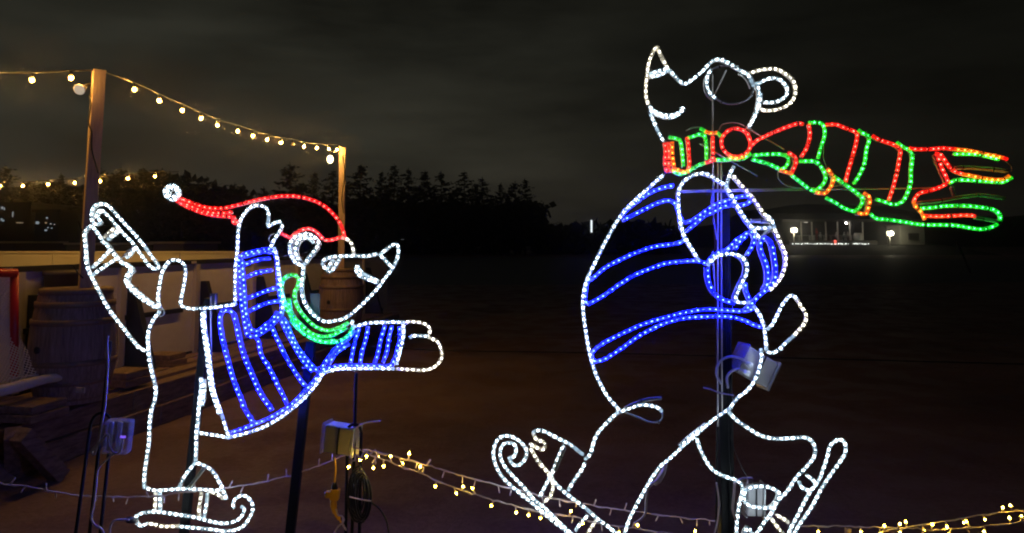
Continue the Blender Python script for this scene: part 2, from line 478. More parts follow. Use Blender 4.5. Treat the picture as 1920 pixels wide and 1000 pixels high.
TOP1 = P(186, 132, 6.2); TOP2 = P(642, 277, 10.9)
post1 = post(Vector((P(157, 540, 6.2).x, 6.2, PZ + .2)), TOP1, .095, 'tall square light post rising from the big barrel at left', R(38))
post2 = post(Vector((P(640, 560, 10.9).x, 10.9, PZ + .2)), TOP2, .09, 'farther light post standing behind the red santa hat', R(8))
# dark cable stapled down each post
def drape(name, pts, r, m, label=None, cat=None, parent=None, n=5, sub=8):
    q = MB(); q.tube(curve(pts, sub=sub), r, n)
    o = q.build(name, m, parent)
    if label: tag(o, label, cat)
    return o
def P6(*a, dy=0, Y=6.1): return [P(x, y, Y + dy) for x, y in a]
drape('stapled_cable', P6((168, 178), (170, 200), (166, 230), (172, 250), (172, 280), (180, 310), (184, 325), dy=.0), .006, M_cable, parent=post1)
drape('stapled_cable', P6((147, 415), (152, 430), (158, 440)), .006, M_cable, parent=post1)
drape('stapled_cable', P6((138, 498), (146, 512), (156, 522)), .006, M_cable, parent=post1)
drape('stapled_cable', P6((643, 290), (646, 330), (641, 370), (644, 400), Y=10.8), .008, M_cable, parent=post2)

c = Vector((P(118, 540, 6.75).x, 6.75, PZ))
q = MB(); q.lathe([(.12, 0), (.13, .5), (.15, 1.02), (.165, 1.03), (.165, 1.06), (.14, 1.07)], c, 20)
tag(q.build('waste_bin', mat('dark_bin_plastic', (.09, .075, .075), .5)), 'dark round bin standing between the big barrel and the rink boards', 'bin')
q = MB(); q.box(P(151, 732, 5.62), (.075, .012, .038), rot=Matrix.Rotation(-.25, 3, 'Z')); q.box(P(149, 732, 5.612), (.04, .006, .012), rot=Matrix.Rotation(-.25, 3, 'Z'))
tag(q.build('paper_tag', mat('crumpled_pale_tag', (.5, .45, .42), .8)), 'small pale crumpled tag stuck on the timber below the big barrel', 'tag')

# ------------------------------------------------------------------ string lights
M_glass = jacket('amber_bulb_glass', (1.0, 0.45, 0.02), 0.85, (0.9, 0.8, 0.6), 0.12)
M_fil = emis('bulb_filament', (1.0, 0.5, 0.1), 7500)
M_sock = mat('black_socket', (0.015, 0.015, 0.015), 0.5)
def sphere(mb, c, r, n=10, m_=6, mat_=0, sz=1.0):
    prof = [(max(1e-4, r * math.sin(math.pi * i / m_)), -r * sz * math.cos(math.pi * i / m_)) for i in range(m_ + 1)]
    mb.lathe(prof, c, n, mat_)
def bulb_proto(r):
    q = MB(); prof = [(.004, -1.35 * r), (.55 * r, -1.2 * r), (.9 * r, -.75 * r), (r, -.3 * r), (.85 * r, .25 * r), (.55 * r, .7 * r), (.45 * r, .9 * r)]
    q.lathe(prof, (0, 0, 0), 12, 0)
    sphere(q, Vector((0, 0, -.35 * r)), r * .23, 8, 5, 1)
    s_ = MB(); s_.lathe([(.5 * r, .8 * r), (.52 * r, 1.9 * r), (.3 * r, 2.1 * r)], (0, 0, 0), 10)
    return q, s_
bulb_q, sock_q = bulb_proto(.022)
def mesh_of(q, name, mats, attr=True):
    me = bpy.data.meshes.new(name); me.from_pydata(q.v, [], q.f)
    for m in mats: me.materials.append(m)
    me.polygons.foreach_set('material_index', q.m); me.polygons.foreach_set('use_smooth', q.sm)
    if attr:
        at = me.attributes.new('hot', 'FLOAT', 'POINT'); at.data.foreach_set('value', q.a)
    me.update(); return me
bulb_me = mesh_of(bulb_q, 'bulb', [M_glass, M_fil]); sock_me = mesh_of(sock_q, 'socket', [M_sock], False)
M_fil_off = mat('dark_bulb_glass', (0.5, 0.45, 0.4), 0.1)
bulb_off_me = mesh_of(bulb_q, 'bulb', [M_fil_off, M_fil_off])
def put(me, name, parent, loc, rot=(0, 0, 0), sc=1.0):
    o = bpy.data.objects.new(name, me); C.objects.link(o); o.parent = parent
    o.location = Vector(loc) - WLOC[parent.name] if parent.name in WLOC else loc
    o.rotation_euler = rot; o.scale = (sc, sc, sc); WLOC[o.name] = Vector(loc); return o
def string_lights(label, pxs, depth, sc=1.0, wire=None, off=()):
    pts = [P(x, y, depth(x)) for x, y in pxs]
    t = thing('string_lights', pts[0], label, 'string lights', 'strings of warm bulbs over the rink')
    w = [p + Vector((0, 0, .055 * sc)) for p in pts]
    if wire: w = [wire[0]] * bool(wire[0]) + w + [wire[1]] * bool(wire[1])
    q = MB(); q.tube(curve(w, sub=5), .005 * sc, 5); q.build('cord', M_cable, t)
    rr = random.Random(len(pxs))
    for i, p in enumerate(pts):
        lit = i not in off
        b = put(bulb_me if lit else bulb_off_me, 'bulb', t, p, (rr.uniform(-.15, .15), rr.uniform(-.15, .15), rr.uniform(0, 3)), sc)
        s_ = bpy.data.objects.new('socket', sock_me); C.objects.link(s_); s_.parent = b
    return t
def depth_line(p1, p2):
    # depth of the vertical plane through two posts at image column x
    def f(px):
        u = (px - 960) / F
        # p = p1 + k (p2-p1), X/Y' = u with the small pitch ignored
        dx_, dy_ = p2.x - p1.x, p2.y - p1.y
        k = (u * p1.y - p1.x) / (dx_ - u * dy_)
        return p1.y + k * dy_
    return f
dl = depth_line(TOP1, TOP2)
string_lights('string of warm bulbs sagging between the tall left post and the farther post',
              [(252, 167), (299, 188), (342, 206), (377, 221), (408, 234), (446, 245), (474, 254), (501, 261), (527, 267), (549, 270), (570, 274), (594, 277), (617, 279), (632, 280)],
              dl, 1.0, (TOP1, TOP2), off=(9,))
string_lights('string of warm bulbs left of the tall post, running out of the picture',
              [(-80, 140), (-10, 148), (60, 149), (133, 145)], lambda x: 6.0, 1.0, (None, TOP1))
string_lights('level string of warm bulbs far across the rink behind the tall post',
              [(-60, 349), (0, 348), (43, 348), (90, 345), (140, 342), (188, 339), (240, 334), (291, 330)], lambda x: 14.7 - (x / 300) * .4, 1.3, (None, P(335, 322, 14.2)))
# flood lamp on the post
t = thing('flood_lamp', P(163, 168, 6.15), 'small round flood lamp clamped to the left side of the tall post', 'lamp')
d = (P(143, 172, 6.0) - P(166, 160, 6.2)).normalized(); ax = d.to_track_quat('Z', 'Y').to_matrix()
q = MB(); q.tube([P(170, 158, 6.2), P(163, 159, 6.19), P(158, 163, 6.17)], .014, 8); q.build('bracket', M_sock, t)
q = MB(); q.lathe([(.016, -.03), (.02, .0), (.026, .03), (.046, .07), (.047, .08)], P(157, 164, 6.17), 16, axis=ax); q.build('reflector_shell', mat('pale_lamp_shell', (.75, .7, .66), .4), t)
q = MB(); q.lathe([(.044, .081), (.036, .09), (.016, .095)], P(157, 164, 6.17), 16, axis=ax); q.build('lens', emis('dim_flood_lens', (1, .82, .6), .45), t)
t = thing('hanging_lamp', P(619, 299, 10.7), 'bright white pear-shaped lamp hanging just left of the farther post', 'lamp')
q = MB(); sphere(q, P(619, 299, 10.7), .045, 14, 10, 0, 1.3); q.build('globe', emis('globe_glow', (1.0, .82, .42), 8), t)
q = MB(); q.tube([P(619, 290, 10.7), P(622, 285, 10.72), P(636, 284, 10.85)], .012, 6); q.build('arm', M_sock, t)

# ------------------------------------------------------------------ hockey goal at far left
t = thing('hockey_goal', (P(26, 720, 5.75).x, 5.75, PZ), 'red framed hockey goal with white net standing on the ledge at far left', 'hockey goal')
tr_ = P(27, 512, 5.9); br_ = P(27, 726, 5.9); tl_ = P(-150, 512, 5.4); bl_ = P(-150, 745, 5.4)
q = MB(); q.tube([br_, tr_], .03, 12); q.tube([tr_ + Vector((.02, 0, 0)), tl_], .033, 12); q.build('red_frame', M_red, t)
bR = P(122, 706, 5.95); bF = P(-60, 748, 5.25)
q = MB(); q.tube([bF, P(30, 726, 5.55), P(85, 711, 5.85), bR], [.04, .042, .036, .03], 10); q.tube([P(20, 714, 5.8), P(95, 702, 6.0)], .025, 8); q.build('base_padding', M_pad, t)
def netpanel(f, nu, nv, r):
    q = MB()
    for i in range(-nv, nu):
        a = [f((i + k) / nu, k / nv) for k in range(nv + 1) if 0 <= (i + k) / nu <= 1]
        if len(a) > 1: q.tube(a, r, 3, cap=False, smooth=False)
        b = [f((i + nv - k) / nu, k / nv) for k in range(nv + 1) if 0 <= (i + nv - k) / nu <= 1]
        if len(b) > 1: q.tube(b, r, 3, cap=False, smooth=False)
    return q
def side(u, v):   # slopes from the top bar down and back to the base
    a = P(-40, 520, 5.8).lerp(P(20, 520, 5.9), u)
    b = P(-10, 738, 5.5).lerp(P(95, 703, 6.0), u)
    p = a.lerp(b, v); s = math.sin(math.pi * v) * .10
    return p + Vector((-s * u, .0, -s * .5))
netpanel(side, 11, 26, .0042).build('side_net', M_net, t)
def back(u, v):
    a = P(-120, 518, 6.0).lerp(P(18, 518, 6.0), u)
    b = P(-150, 700, 6.3).lerp(P(34, 690, 6.25), u)
    p = a.lerp(b, v); return p + Vector((0, .08 * math.sin(math.pi * v), 0))
netpanel(back, 17, 24, .0034).build('back_net', M_net, t)

# ------------------------------------------------------------------ rope light bears
# each line: part | colour | layer | x,y points of the outline (a '!' keeps corners sharp)
BEAR_A = '''
raised_skate|w|0|188,418 179,421 173,413 171,400 174,390 182,384 193,382 204,388 214,397 230,415 250,438 270,461 285,481 297,499 290,505 282,500 270,485 258,470 246,453 230,436 215,420 205,408 197,399 190,394 183,398 181,406 186,411 189,417
raised_skate|y|1|215,428 204,437 195,445
raised_skate|w|0|222,432 212,441 202,450
raised_skate|w|0|253,464 246,474 236,484
raised_skate|k|2|249,463 239,472 228,483
raised_leg|w|0|191,449 186,444 183,436 177,429 170,424 162,430 159,440 159,455 160,475 163,495 168,512 176,530 190,555 205,580 222,605 240,628 258,648 273,659
raised_leg|w|1|190,452 198,458 205,466 215,478 221,486 227,492 237,495 246,503 248,509 241,518 239,530 247,540 260,550 275,562 292,574 298,577
raised_leg|w|2|229,494 239,499 244,506 238,518 236,530 244,542 258,554 274,566 292,578
raised_leg|w|0|206,470 190,485 172,502
raised_leg|w|0|221,482 200,497 174,516
seat_and_hip|w|0|299,577 296,560 299,540 303,512 311,496 322,488 336,489 345,498 348,515 345,535 340,555 338,568 344,575 360,579 400,577 420,574 441,571
standing_leg|w|0|299,585 290,595 282,612 277,632 277,655 281,680 287,705 291,730 289,752 283,775 280,800 278,830 275,860 271,890 269,912
standing_leg|w|0|269,914 285,918 300,920 330,918 360,917 400,919 412,922
standing_leg|w|0|376,708 377,730 373,760 370,790 368,810 368,835 366,864
standing_leg|w|1|382,712 381,735 377,762
standing_leg|w|0|372,812 390,814 410,817 428,822
standing_skate|w|0|366,868 352,885 342,900 335,914
standing_skate|u|1|383,876 370,895 355,914
standing_skate|w|0|368,867 380,872 393,880 405,893 415,910 421,928 424,938
standing_skate|y|0|390,921 405,926 418,936
standing_skate|y|0|292,924 290,945 289,960
standing_skate|w|0|301,924 300,945 299,960
standing_skate|y|0|377,924 374,948 373,968
standing_skate|w|0|388,926 386,948 383,970
standing_skate|w|0|451,951 458,954 456,963 450,972 440,978 425,981 400,979 370,972 340,966 310,961 290,960 270,962 258,966 254,974 257,983 266,986 277,981
standing_skate|y|0|277,983 292,984 310,987 335,987
standing_skate|w|0|335,988 360,989 390,992 420,997 440,994 458,985 468,970 474,955 472,941 463,932 452,930 441,936 437,945 438,953
body|w|0|383,583 384,605 388,640 393,680 398,715 405,745 414,775 422,800 430,818
body|w|1|379,584 380,606 384,642 389,682 394,716 401,747 410,777
body|w|0|430,820 460,813 490,803 520,787 550,765 575,742 595,718 607,700 625,694 636,692 664,691 707,691 739,692
raised_arm|w|0|440,572 441,540 442,500 444,470 446,440 449,422 453,408 459,399 469,390 483,385 497,389 503,398 504,410 501,421
raised_arm|w|0|501,426 509,421 518,417 525,416 529,424 524,434 516,447 510,458 507,466
raised_arm|w|0|514,464 518,480 521,500 525,525 529,550 530,570 528,588
raised_sleeve|b|1|449,483 460,476 480,471 500,467 511,470 517,480 519,500 521,520 523,540 525,560 528,575 525,590 512,606 498,618 482,629 470,631 462,625 458,605 454,575 451,550 449,520 448,496 449,483
raised_sleeve|b|0|455,488 456,520 458,550 461,580 466,605 472,620 484,620 498,609 512,597 519,585
raised_sleeve|b|0|454,482 475,476 495,472 507,474
raised_sleeve|b|0|458,497 475,490 492,486 506,485
raised_sleeve|b|0|462,520 475,514 490,510 510,507
raised_sleeve|b|0|463,560 478,554 498,546 518,540
raised_sleeve|b|0|466,584 482,576 503,568 526,564
sweater|b|1|438,588 430,583 420,582 413,588 411,603 415,624 421,655 428,684 438,715 450,744 459,770 474,793
sweater|b|1|436,588 440,600 447,629 456,666 467,694 482,726 493,746 509,771
sweater|b|1|479,632 485,640 486,652 490,668 506,692 521,723 532,746 537,759
sweater|b|1|510,615 516,630 524,645 537,671 550,694 563,713 573,723
sweater|b|1|531,596 539,611 547,629 560,653 576,676 591,692 600,700
sweater|b|0|527,600 534,616 542,633 555,657 571,680 586,697
sweater|b|0|430,812 452,805 474,797 500,786 521,775 547,758 568,737 586,718 599,702 613,693
front_sleeve|w|0|664,613 678,609 692,606 714,605 735,604 759,605
front_sleeve|b|1|602,693 618,690 633,687 657,685 692,686 714,687 738,685
front_sleeve|w|0|756,607 757,626 753,647 749,664 743,684
front_sleeve|b|1|749,612 750,636 745,655 741,670 736,683
front_sleeve|b|0|674,615 667,635 662,657 658,680
front_sleeve|b|0|690,613 685,639 679,659 676,680
front_sleeve|b|0|722,611 714,636 709,662 703,680
front_sleeve|b|0|735,611 729,636 725,660 718,680
front_sleeve|b|1|664,620 652,637 640,645 626,656 618,667 611,678 603,690
front_sleeve|b|0|655,645 633,660 624,671 616,684
front_paw|y|0|760,606 767,603 780,604 795,607 805,614 807,621 803,627
front_paw|w|1|768,634 774,630 791,630 803,631
front_paw|y|0|803,632 819,640 826,653 829,667 825,678 812,690 795,694 770,693 743,692
green_scarf|g|1|531,523 527,534 528,548 533,566 542,588 553,608 571,626 593,637 617,643 640,638 655,627 661,614
green_scarf|g|1|531,523 540,517 553,516 560,524 557,538 552,549 555,569 564,586 580,604 597,615 617,620 637,614 653,605
green_scarf|g|1|541,560 543,577 550,593 562,607 580,623 602,631 625,628 648,615
green_scarf|g|0|545,600 562,620 583,634 605,641 628,638
head|w|2|569,497 567,515 565,540 569,562 578,580 592,595 610,603 632,601 650,595 668,581 690,560 708,541 720,524 733,508 744,487 747,470 745,459 737,459 724,468 712,478
head|w|1|712,478 722,488 735,501
head|w|2|604,491 612,485 630,481 660,480 690,480 708,476
head|w|1|604,493 608,501 617,510 625,505 632,493 636,486
head|w|1|615,503 620,494 626,488
head|w|1|674,500 667,501 668,509 676,518 690,524 707,531
head|w|0|674,504 680,513 692,519 709,527
head|y|0|641,446 651,449 658,456 662,466 663,478
head|w|0|661,600 660,609 664,614
ear|w|2|566,498 556,494 549,485 543,474 543,460 549,449 557,443 567,440 580,439 592,446 597,456 590,470 581,481 574,491 568,497
ear|w|2|562,489 555,478 553,466 557,455 564,448 574,446 583,449 588,456
red_hat|r|0|335,371 355,379 385,389 415,391 440,386 470,378 500,372 530,368 560,369 590,377 610,388 625,402 638,420 645,438 647,446
red_hat|r|0|332,377 350,388 375,398 400,404 425,406 440,408
red_hat|r|0|342,380 365,390 390,398 415,400 436,398
red_hat|r|0|439,408 436,414 441,420 446,413
red_hat|r|0|527,438 537,443 546,447
red_hat|r|0|546,445 556,437 566,431 580,429 592,434 600,442 608,450 622,450 640,445 648,446
hat_pompom|w|0|337,361 334,369 327,375 318,374 311,368 309,360 312,352 320,347 328,348 335,354 337,361
hat_pompom|w|1|332,361 329,367 323,370 317,367 314,361 317,355 323,352 329,355 332,361
'''
BEAR_B = '''
head|y|0|1231,88 1225,96 1217,117 1214,138 1211,159 1211,180 1216,197
head|w|0|1219,214 1228,234 1237,252 1244,266
head|y|0|1231,88 1240,105 1247,118 1253,131
head|w|0|1253,131 1264,141 1276,153 1286,157 1300,148 1318,133 1333,117 1345,112 1360,115 1381,127 1402,139
head|w|1|1217,139 1237,133 1251,129
head|w|1|1219,145 1237,141 1252,133
head|w|1|1217,199 1225,207 1240,214 1255,217 1270,213 1281,207 1282,203 1275,205
head|w|2|1218,206 1230,213 1248,220 1264,219 1276,212
head|k|1|1333,131 1350,125 1369,124 1390,130 1407,141 1414,160 1411,175 1398,189 1380,195 1360,194 1342,185 1330,172 1325,158 1327,142 1333,131
head|w|2|1333,131 1326,145 1325,162 1332,175 1343,185
head|w|2|1390,134 1403,143 1413,162
head|w|1|1418,155 1422,168 1423,186 1420,205 1413,222 1403,240
head|w|2|1426,176 1424,196 1417,215 1407,233
ear|y|0|1402,138 1420,133 1438,130 1459,130 1477,141 1489,156 1492,174 1486,189 1471,201 1450,207 1432,207 1424,201
ear|w|0|1423,157 1435,150 1450,147 1465,151 1475,163 1475,177 1465,187 1450,192 1432,192
neck_scarf|r|1|1246,268 1248,280 1247,296 1248,312 1252,323
neck_scarf|r|0|1252,267 1254,290 1254,318
neck_scarf|o|1|1260,266 1261,286 1262,300 1264,318
neck_scarf|g|0|1254,258 1266,260 1276,263
neck_scarf|g|1|1276,264 1279,280 1280,300 1281,312
neck_scarf|r|1|1288,258 1290,272 1292,290 1293,306 1290,319
neck_scarf|g|0|1290,259 1300,256 1312,252 1321,256 1324,272 1325,284 1324,299
neck_scarf|g|0|1313,241 1322,246
neck_scarf|o|0|1322,247 1334,250 1345,249
neck_scarf|g|0|1345,249 1352,255
neck_scarf|r|1|1336,256 1337,270 1337,288 1335,302
neck_scarf|g|0|1262,318 1268,325 1280,326 1296,318 1310,310 1322,306
neck_scarf|o|1|1256,322 1268,318 1280,322 1292,322
neck_scarf|r|0|1322,306 1334,302 1342,300
neck_scarf|g|0|1342,300 1358,300 1374,298 1392,298 1408,288
scarf_knot|r|0|1407,268 1403,255 1394,245 1380,241 1366,245 1356,255 1353,268 1357,282 1367,291 1380,294 1394,291 1404,281 1407,268
scarf_knot|o|1|1366,293 1380,297 1396,293
scarf_tail|r|0|1408,274 1420,263 1432,257 1452,248 1474,239 1496,232 1506,233
scarf_tail|r|0|1400,250 1406,262 1412,270
scarf_tail|r|0|1516,233 1518,248 1517,264 1512,280 1502,294
scarf_tail|g|0|1412,292 1430,290 1450,289 1464,290 1476,294 1479,302 1474,312 1464,318
scarf_tail|g|0|1410,299 1430,304 1446,310 1462,318
scarf_tail|r|1|1478,286 1492,295 1492,306 1488,316 1484,326
scarf_tail|o|1|1462,319 1473,323 1484,326
scarf_tail|g|0|1516,231 1532,230 1543,233 1546,246 1544,261 1539,279 1534,297
scarf_tail|g|0|1500,303 1517,302 1530,304 1539,313 1546,323 1548,334 1543,345 1536,353 1528,358
scarf_tail|g|0|1484,328 1500,341 1514,353 1526,359
scarf_tail|o|1|1551,316 1557,325 1563,335 1560,347 1553,356 1546,363 1530,361
scarf_tail|r|0|1549,234 1567,234 1580,239 1594,243 1606,250 1605,265 1601,286 1595,307 1589,323 1585,342
scarf_tail|g|0|1610,244 1618,250 1628,256 1629,266 1625,281 1621,302 1616,318 1609,334 1601,344
scarf_tail|g|0|1563,330 1578,342 1597,355 1610,364 1617,371 1615,382 1609,392 1601,397
scarf_tail|g|0|1549,371 1567,381 1583,391 1603,397
scarf_tail|o|1|1620,362 1629,369 1630,380 1628,392 1624,401 1608,400
scarf_tail|r|0|1635,255 1647,262 1661,266 1675,271 1687,281 1687,297 1684,316 1678,336 1672,359 1667,376
scarf_tail|g|0|1681,268 1693,275 1704,281 1709,290 1710,302 1709,320 1707,341 1701,362 1693,378 1677,384 1661,380 1643,374
scarf_fringe|r|0|1706,278 1720,280 1744,280 1756,279 1770,278 1792,280
scarf_fringe|o|0|1792,280 1816,283 1840,288 1864,292 1880,296
scarf_fringe|r|0|1880,296 1888,299
scarf_fringe|g|0|1790,289 1804,289 1828,290 1852,294 1874,299
scarf_fringe|r|0|1755,288 1766,291 1772,302 1778,312 1786,319 1796,324 1806,327
scarf_fringe|r|1|1755,289 1763,306 1770,322 1774,334 1777,344
scarf_fringe|o|0|1806,327 1818,329 1830,332 1854,336 1880,337 1892,330
scarf_fringe|g|0|1780,344 1792,338 1816,338 1854,341 1880,342 1898,333
scarf_fringe|r|0|1774,346 1760,352 1738,359 1726,362 1717,369 1712,378
scarf_fringe|o|0|1712,378 1718,388 1727,398 1733,413
scarf_fringe|g|0|1726,391 1744,390 1768,387 1792,386 1820,387 1844,390 1866,394 1875,403 1874,414
scarf_fringe|r|0|1734,405 1760,406 1786,405 1810,404 1828,405
scarf_fringe|u|0|1828,408 1852,412 1870,416
scarf_fringe|u|0|1788,315 1820,314 1860,317 1890,321
scarf_fringe|u|0|1720,381 1760,377 1800,370 1836,366 1864,369 1884,372
scarf_fringe|u|0|1783,350 1788,362 1791,371
scarf_fringe|g|0|1631,401 1643,410 1666,412 1691,416 1714,420 1740,422 1764,422 1790,423 1816,427 1840,430 1856,427 1869,421
body|w|0|1244,328 1232,338 1218,352 1204,363 1190,376 1177,389 1166,402 1155,418 1146,434 1130,464 1114,496 1100,526 1094,552 1093,574 1094,592 1100,632 1108,672 1118,704 1130,728 1140,745 1162,770
body|w|0|1413,574 1422,586 1429,603 1434,620 1436,639 1436,656
body|w|0|1426,654 1428,670 1424,692 1414,714 1400,733 1383,747 1370,764
sweater|b|0|1166,406 1173,396 1190,382 1215,364 1240,353 1263,348
sweater|b|0|1166,414 1180,407 1198,398 1214,390 1230,382 1246,377 1259,376
sweater|b|0|1108,526 1118,516 1138,500 1166,486 1198,472 1230,462 1262,458 1280,453 1284,444
sweater|b|0|1108,520 1101,532 1098,548 1097,562 1102,571
sweater|b|0|1102,571 1130,556 1158,536 1186,518 1214,506 1250,494 1286,490 1310,490 1326,495
sweater|b|0|1110,668 1112,659 1130,645 1166,626 1206,608 1246,596 1286,586 1326,580 1362,582 1394,584 1408,581 1416,574
sweater|b|0|1110,668 1114,677 1134,674 1162,656 1198,630 1238,610 1278,598 1318,594 1366,594 1398,602 1412,609 1428,614
sweater|b|0|1260,377 1268,386 1273,401 1280,417
sweater|b|0|1324,496 1332,484 1345,475 1358,470
near_arm|w|1|1310,488 1293,461 1282,440 1275,410 1272,380 1273,356 1279,345 1287,336 1305,327 1323,326 1341,335 1359,347
near_arm|w|1|1376,312 1370,324 1362,350
near_arm|w|1|1362,348 1371,365 1380,383 1395,407 1410,426 1425,448
near_arm|y|1|1374,328 1392,350 1413,374 1431,398 1446,416
near_arm|w|2|1438,404 1447,412 1452,428
near_arm|y|1|1452,428 1464,455 1473,482 1471,506 1461,527 1442,545
near_arm|u|1|1407,414 1425,414 1443,417
near_arm|w|1|1411,427 1428,428 1446,427
near_arm|u|1|1426,449 1436,438 1447,430
near_sleeve|b|2|1284,418 1299,413 1317,400 1341,384 1362,377 1380,371 1395,368 1407,367
near_sleeve|b|2|1287,434 1299,424 1320,406 1344,394 1365,385 1389,385 1404,380 1409,370
near_sleeve|b|2|1356,472 1368,464 1380,451 1392,443 1406,435 1414,442 1414,455 1407,467 1400,479
near_sleeve|b|2|1378,468 1386,455 1401,442
near_sleeve|b|2|1437,446 1428,450 1426,462 1431,479 1437,497 1440,512 1440,530 1432,543
near_sleeve|b|2|1437,446 1446,456 1452,479 1455,500 1453,521 1446,536 1431,549 1416,562 1404,575 1393,583
near_sleeve|b|2|1398,530 1399,548 1406,562
near_paw|w|3|1327,499 1338,485 1353,478 1371,476 1389,481 1399,494 1400,512 1392,530 1384,546 1379,560 1387,568 1407,567
near_paw|b|3|1327,502 1328,524 1337,546 1353,561 1377,569
far_paw|w|0|1438,618 1448,608 1458,591 1467,572 1474,561 1481,555 1489,555 1494,562
far_paw|y|0|1494,562 1503,576 1512,590 1510,602 1503,613 1489,630
far_paw|w|0|1489,630 1472,645 1458,657 1446,662 1438,659
rope_tail_loop|w|0|1163,772 1180,766 1202,760 1222,761 1236,766 1241,772
rope_tail_loop|k|0|1241,773 1242,783 1233,791 1216,791 1197,783 1172,773
rope_tail_loop|u|1|1172,766 1185,759 1208,750 1240,747
left_leg|w|0|1160,773 1144,786 1130,801 1118,818 1111,838 1106,852 1097,862
left_boot|w|0|1094,853 1085,846 1068,833 1051,825 1032,814 1018,808 1006,808 999,812
left_boot|y|0|999,812 1006,824 1019,829 1022,837 1018,843 1004,838 993,832
left_boot|y|1|994,840 1006,860 1023,882 1037,900
left_boot|w|1|1037,902 1054,919 1074,936 1096,952 1116,969 1138,986 1152,998 1170,1014
left_boot|w|0|1097,868 1088,885 1074,905 1065,920
left_boot|w|0|1057,836 1046,860 1036,885 1023,910 1012,932
left_boot|u|2|1059,840 1049,862 1040,884
left_boot|y|0|1034,900 1037,913 1032,930 1020,942
left_skate|w|0|953,860 964,855 968,843 963,833 953,830 944,833 939,842 938,856 946,874 962,894 981,913 1001,936 1020,952 1040,972 1062,992 1080,1008
left_skate|w|0|956,864 964,872 976,871 985,860 987,844 976,829 958,819 940,819 929,831 925,852 930,874 942,894 964,916 990,938 1018,961 1046,983 1075,1006
left_skate|w|0|1102,966 1090,980 1079,996
left_skate|y|0|1118,975 1108,990 1100,1006
right_leg|w|0|1369,766 1358,772 1338,787 1310,812 1282,835 1254,861 1238,876 1222,897 1202,930 1188,958 1178,980 1170,1004
right_leg|w|1|1325,795 1300,816 1275,838
right_leg|w|0|1367,773 1380,787 1400,801 1422,815 1447,822 1478,822 1509,821 1523,828 1528,843 1525,860 1512,877 1492,896 1475,922 1461,938 1447,961 1433,978 1422,997 1414,1010
right_leg|w|0|1307,822 1311,838 1321,860 1335,880 1352,891 1377,899 1388,906 1393,915 1391,927 1386,944 1384,966 1381,994 1380,1010
boot_cuff|w|1|1397,920 1408,914 1433,913 1456,920 1461,931 1447,952 1425,952 1405,948 1396,937 1397,920
right_skate|w|0|1498,903 1503,914 1520,921
right_skate|w|0|1512,891 1526,902 1531,911
right_skate|y|0|1456,966 1468,972 1478,980
right_skate|y|0|1446,972 1458,989 1470,1004
right_skate|w|0|1476,1008 1484,986 1500,958 1517,927 1534,902 1542,882 1551,860 1556,838 1565,827 1576,825 1585,832 1584,849 1573,868 1556,894 1537,922 1520,952 1500,983 1488,1006
right_skate|w|1|1395,1004 1402,989 1412,1004
'''
PART_LABEL = {('A', 'red_hat'): 'red rope santa hat', ('A', 'green_scarf'): 'green rope scarf', ('B', 'scarf_tail'): 'red and green striped scarf blowing to the right',
              ('B', 'rope_tail_loop'): 'loose end of rope light hanging at the hip'}
def rope(mb, pts, col, idx, rng, r=.0080, pitch=.0245):
    """one run of rope light: jacket, diodes and cable ties"""
    pts = resample(pts, pitch / 2)
    n = len(pts)
    ph = rng.randint(0, 1)
    vals = [1.0 if (i + ph) % 2 == 0 else (0.4 if col in 'bgro' else 0.25) for i in range(n)]
    mb.tube(pts, (.0070 if col in 'wyu' else r) if col != 'k' else .004, 8, idx[0], vals)
    if col != 'k':
        for i in range(1, n - 1):
            if (i + ph) % 2 == 0:
                d = pts[i + 1] - pts[i - 1]
                dead = rng.random() < .012
                mb.octa(pts[i] + Vector((0, -.001, 0)), d, (q_ := rng.uniform(.0025, .0037)), q_ * 1.25, idx[1] if not dead else idx[2])
    k = rng.randint(3, 9)
    while k < n - 2:
        p = pts[k]; d = (pts[k + 1] - pts[k - 1]).normalized()
        mb.tube([p - d * .0018, p + d * .0018], r + .0016, 8, idx[2])
        if rng.random() < .4:  # cut tail of the tie
            e_ = Vector((rng.uniform(-1, 1), .4, rng.uniform(-1, 1))).normalized()
            mb.tube([p + e_ * r, p + e_ * (r + .012)], .0012, 3, idx[2])
        k += rng.randint(7, 13)
def bear(src, tagk, Y, label, foot):
    root = thing('bear_light_sculpture', foot, label, 'light sculpture', 'rope light bears on skates')
    rng = random.Random(4 if tagk == 'A' else 9)
    parts = {}
    for line in src.strip().splitlines():
        nm, col, lay, pts = line.split('|')
        parts.setdefault(nm, []).append((col, int(lay), [tuple(map(float, p.split(','))) for p in pts.split()]))
    fr = MB()
    for nm, runs in parts.items():
        mb = MB(); cols = []
        for col, lay, pp in runs:
            if col not in cols: cols.append(col)
        mats = []
        for c in cols: mats += [J[c][0], J[c][1]]
        mats.append(M_tie)
        for col, lay, pp in runs:
            y = Y - .014 * lay
            w = curve([P(a, b, y) for a, b in pp])
            # slight hand-bent irregularity out of the plane
            s0 = rng.uniform(0, 6)
            w = [p + Vector((0, .004 * math.sin(s0 + i * .23), 0)) for i, p in enumerate(w)]
            i = cols.index(col)
            rope(mb, w, col, (2 * i, 2 * i + 1, 2 * len(cols)), rng)
            if col in 'k': continue
            off = Vector((rng.uniform(-.002, .003), .014 + .014 * lay, -rng.uniform(.001, .006)))
            fr.tube(resample([p + off for p in w], .02), .0036, 5, 0)
        o = mb.build(nm, mats, root, attr=True)
        if (tagk, nm) in PART_LABEL: o['label'] = PART_LABEL[(tagk, nm)]
    return root, fr
YA, YB = 3.25, 3.1
rootA, frA = bear(BEAR_A, 'A', YA, 'rope light bear in red santa hat, green scarf and blue sweater gliding on one skate', (P(350, 1000, YA + .07).x, YA + .07, 0))
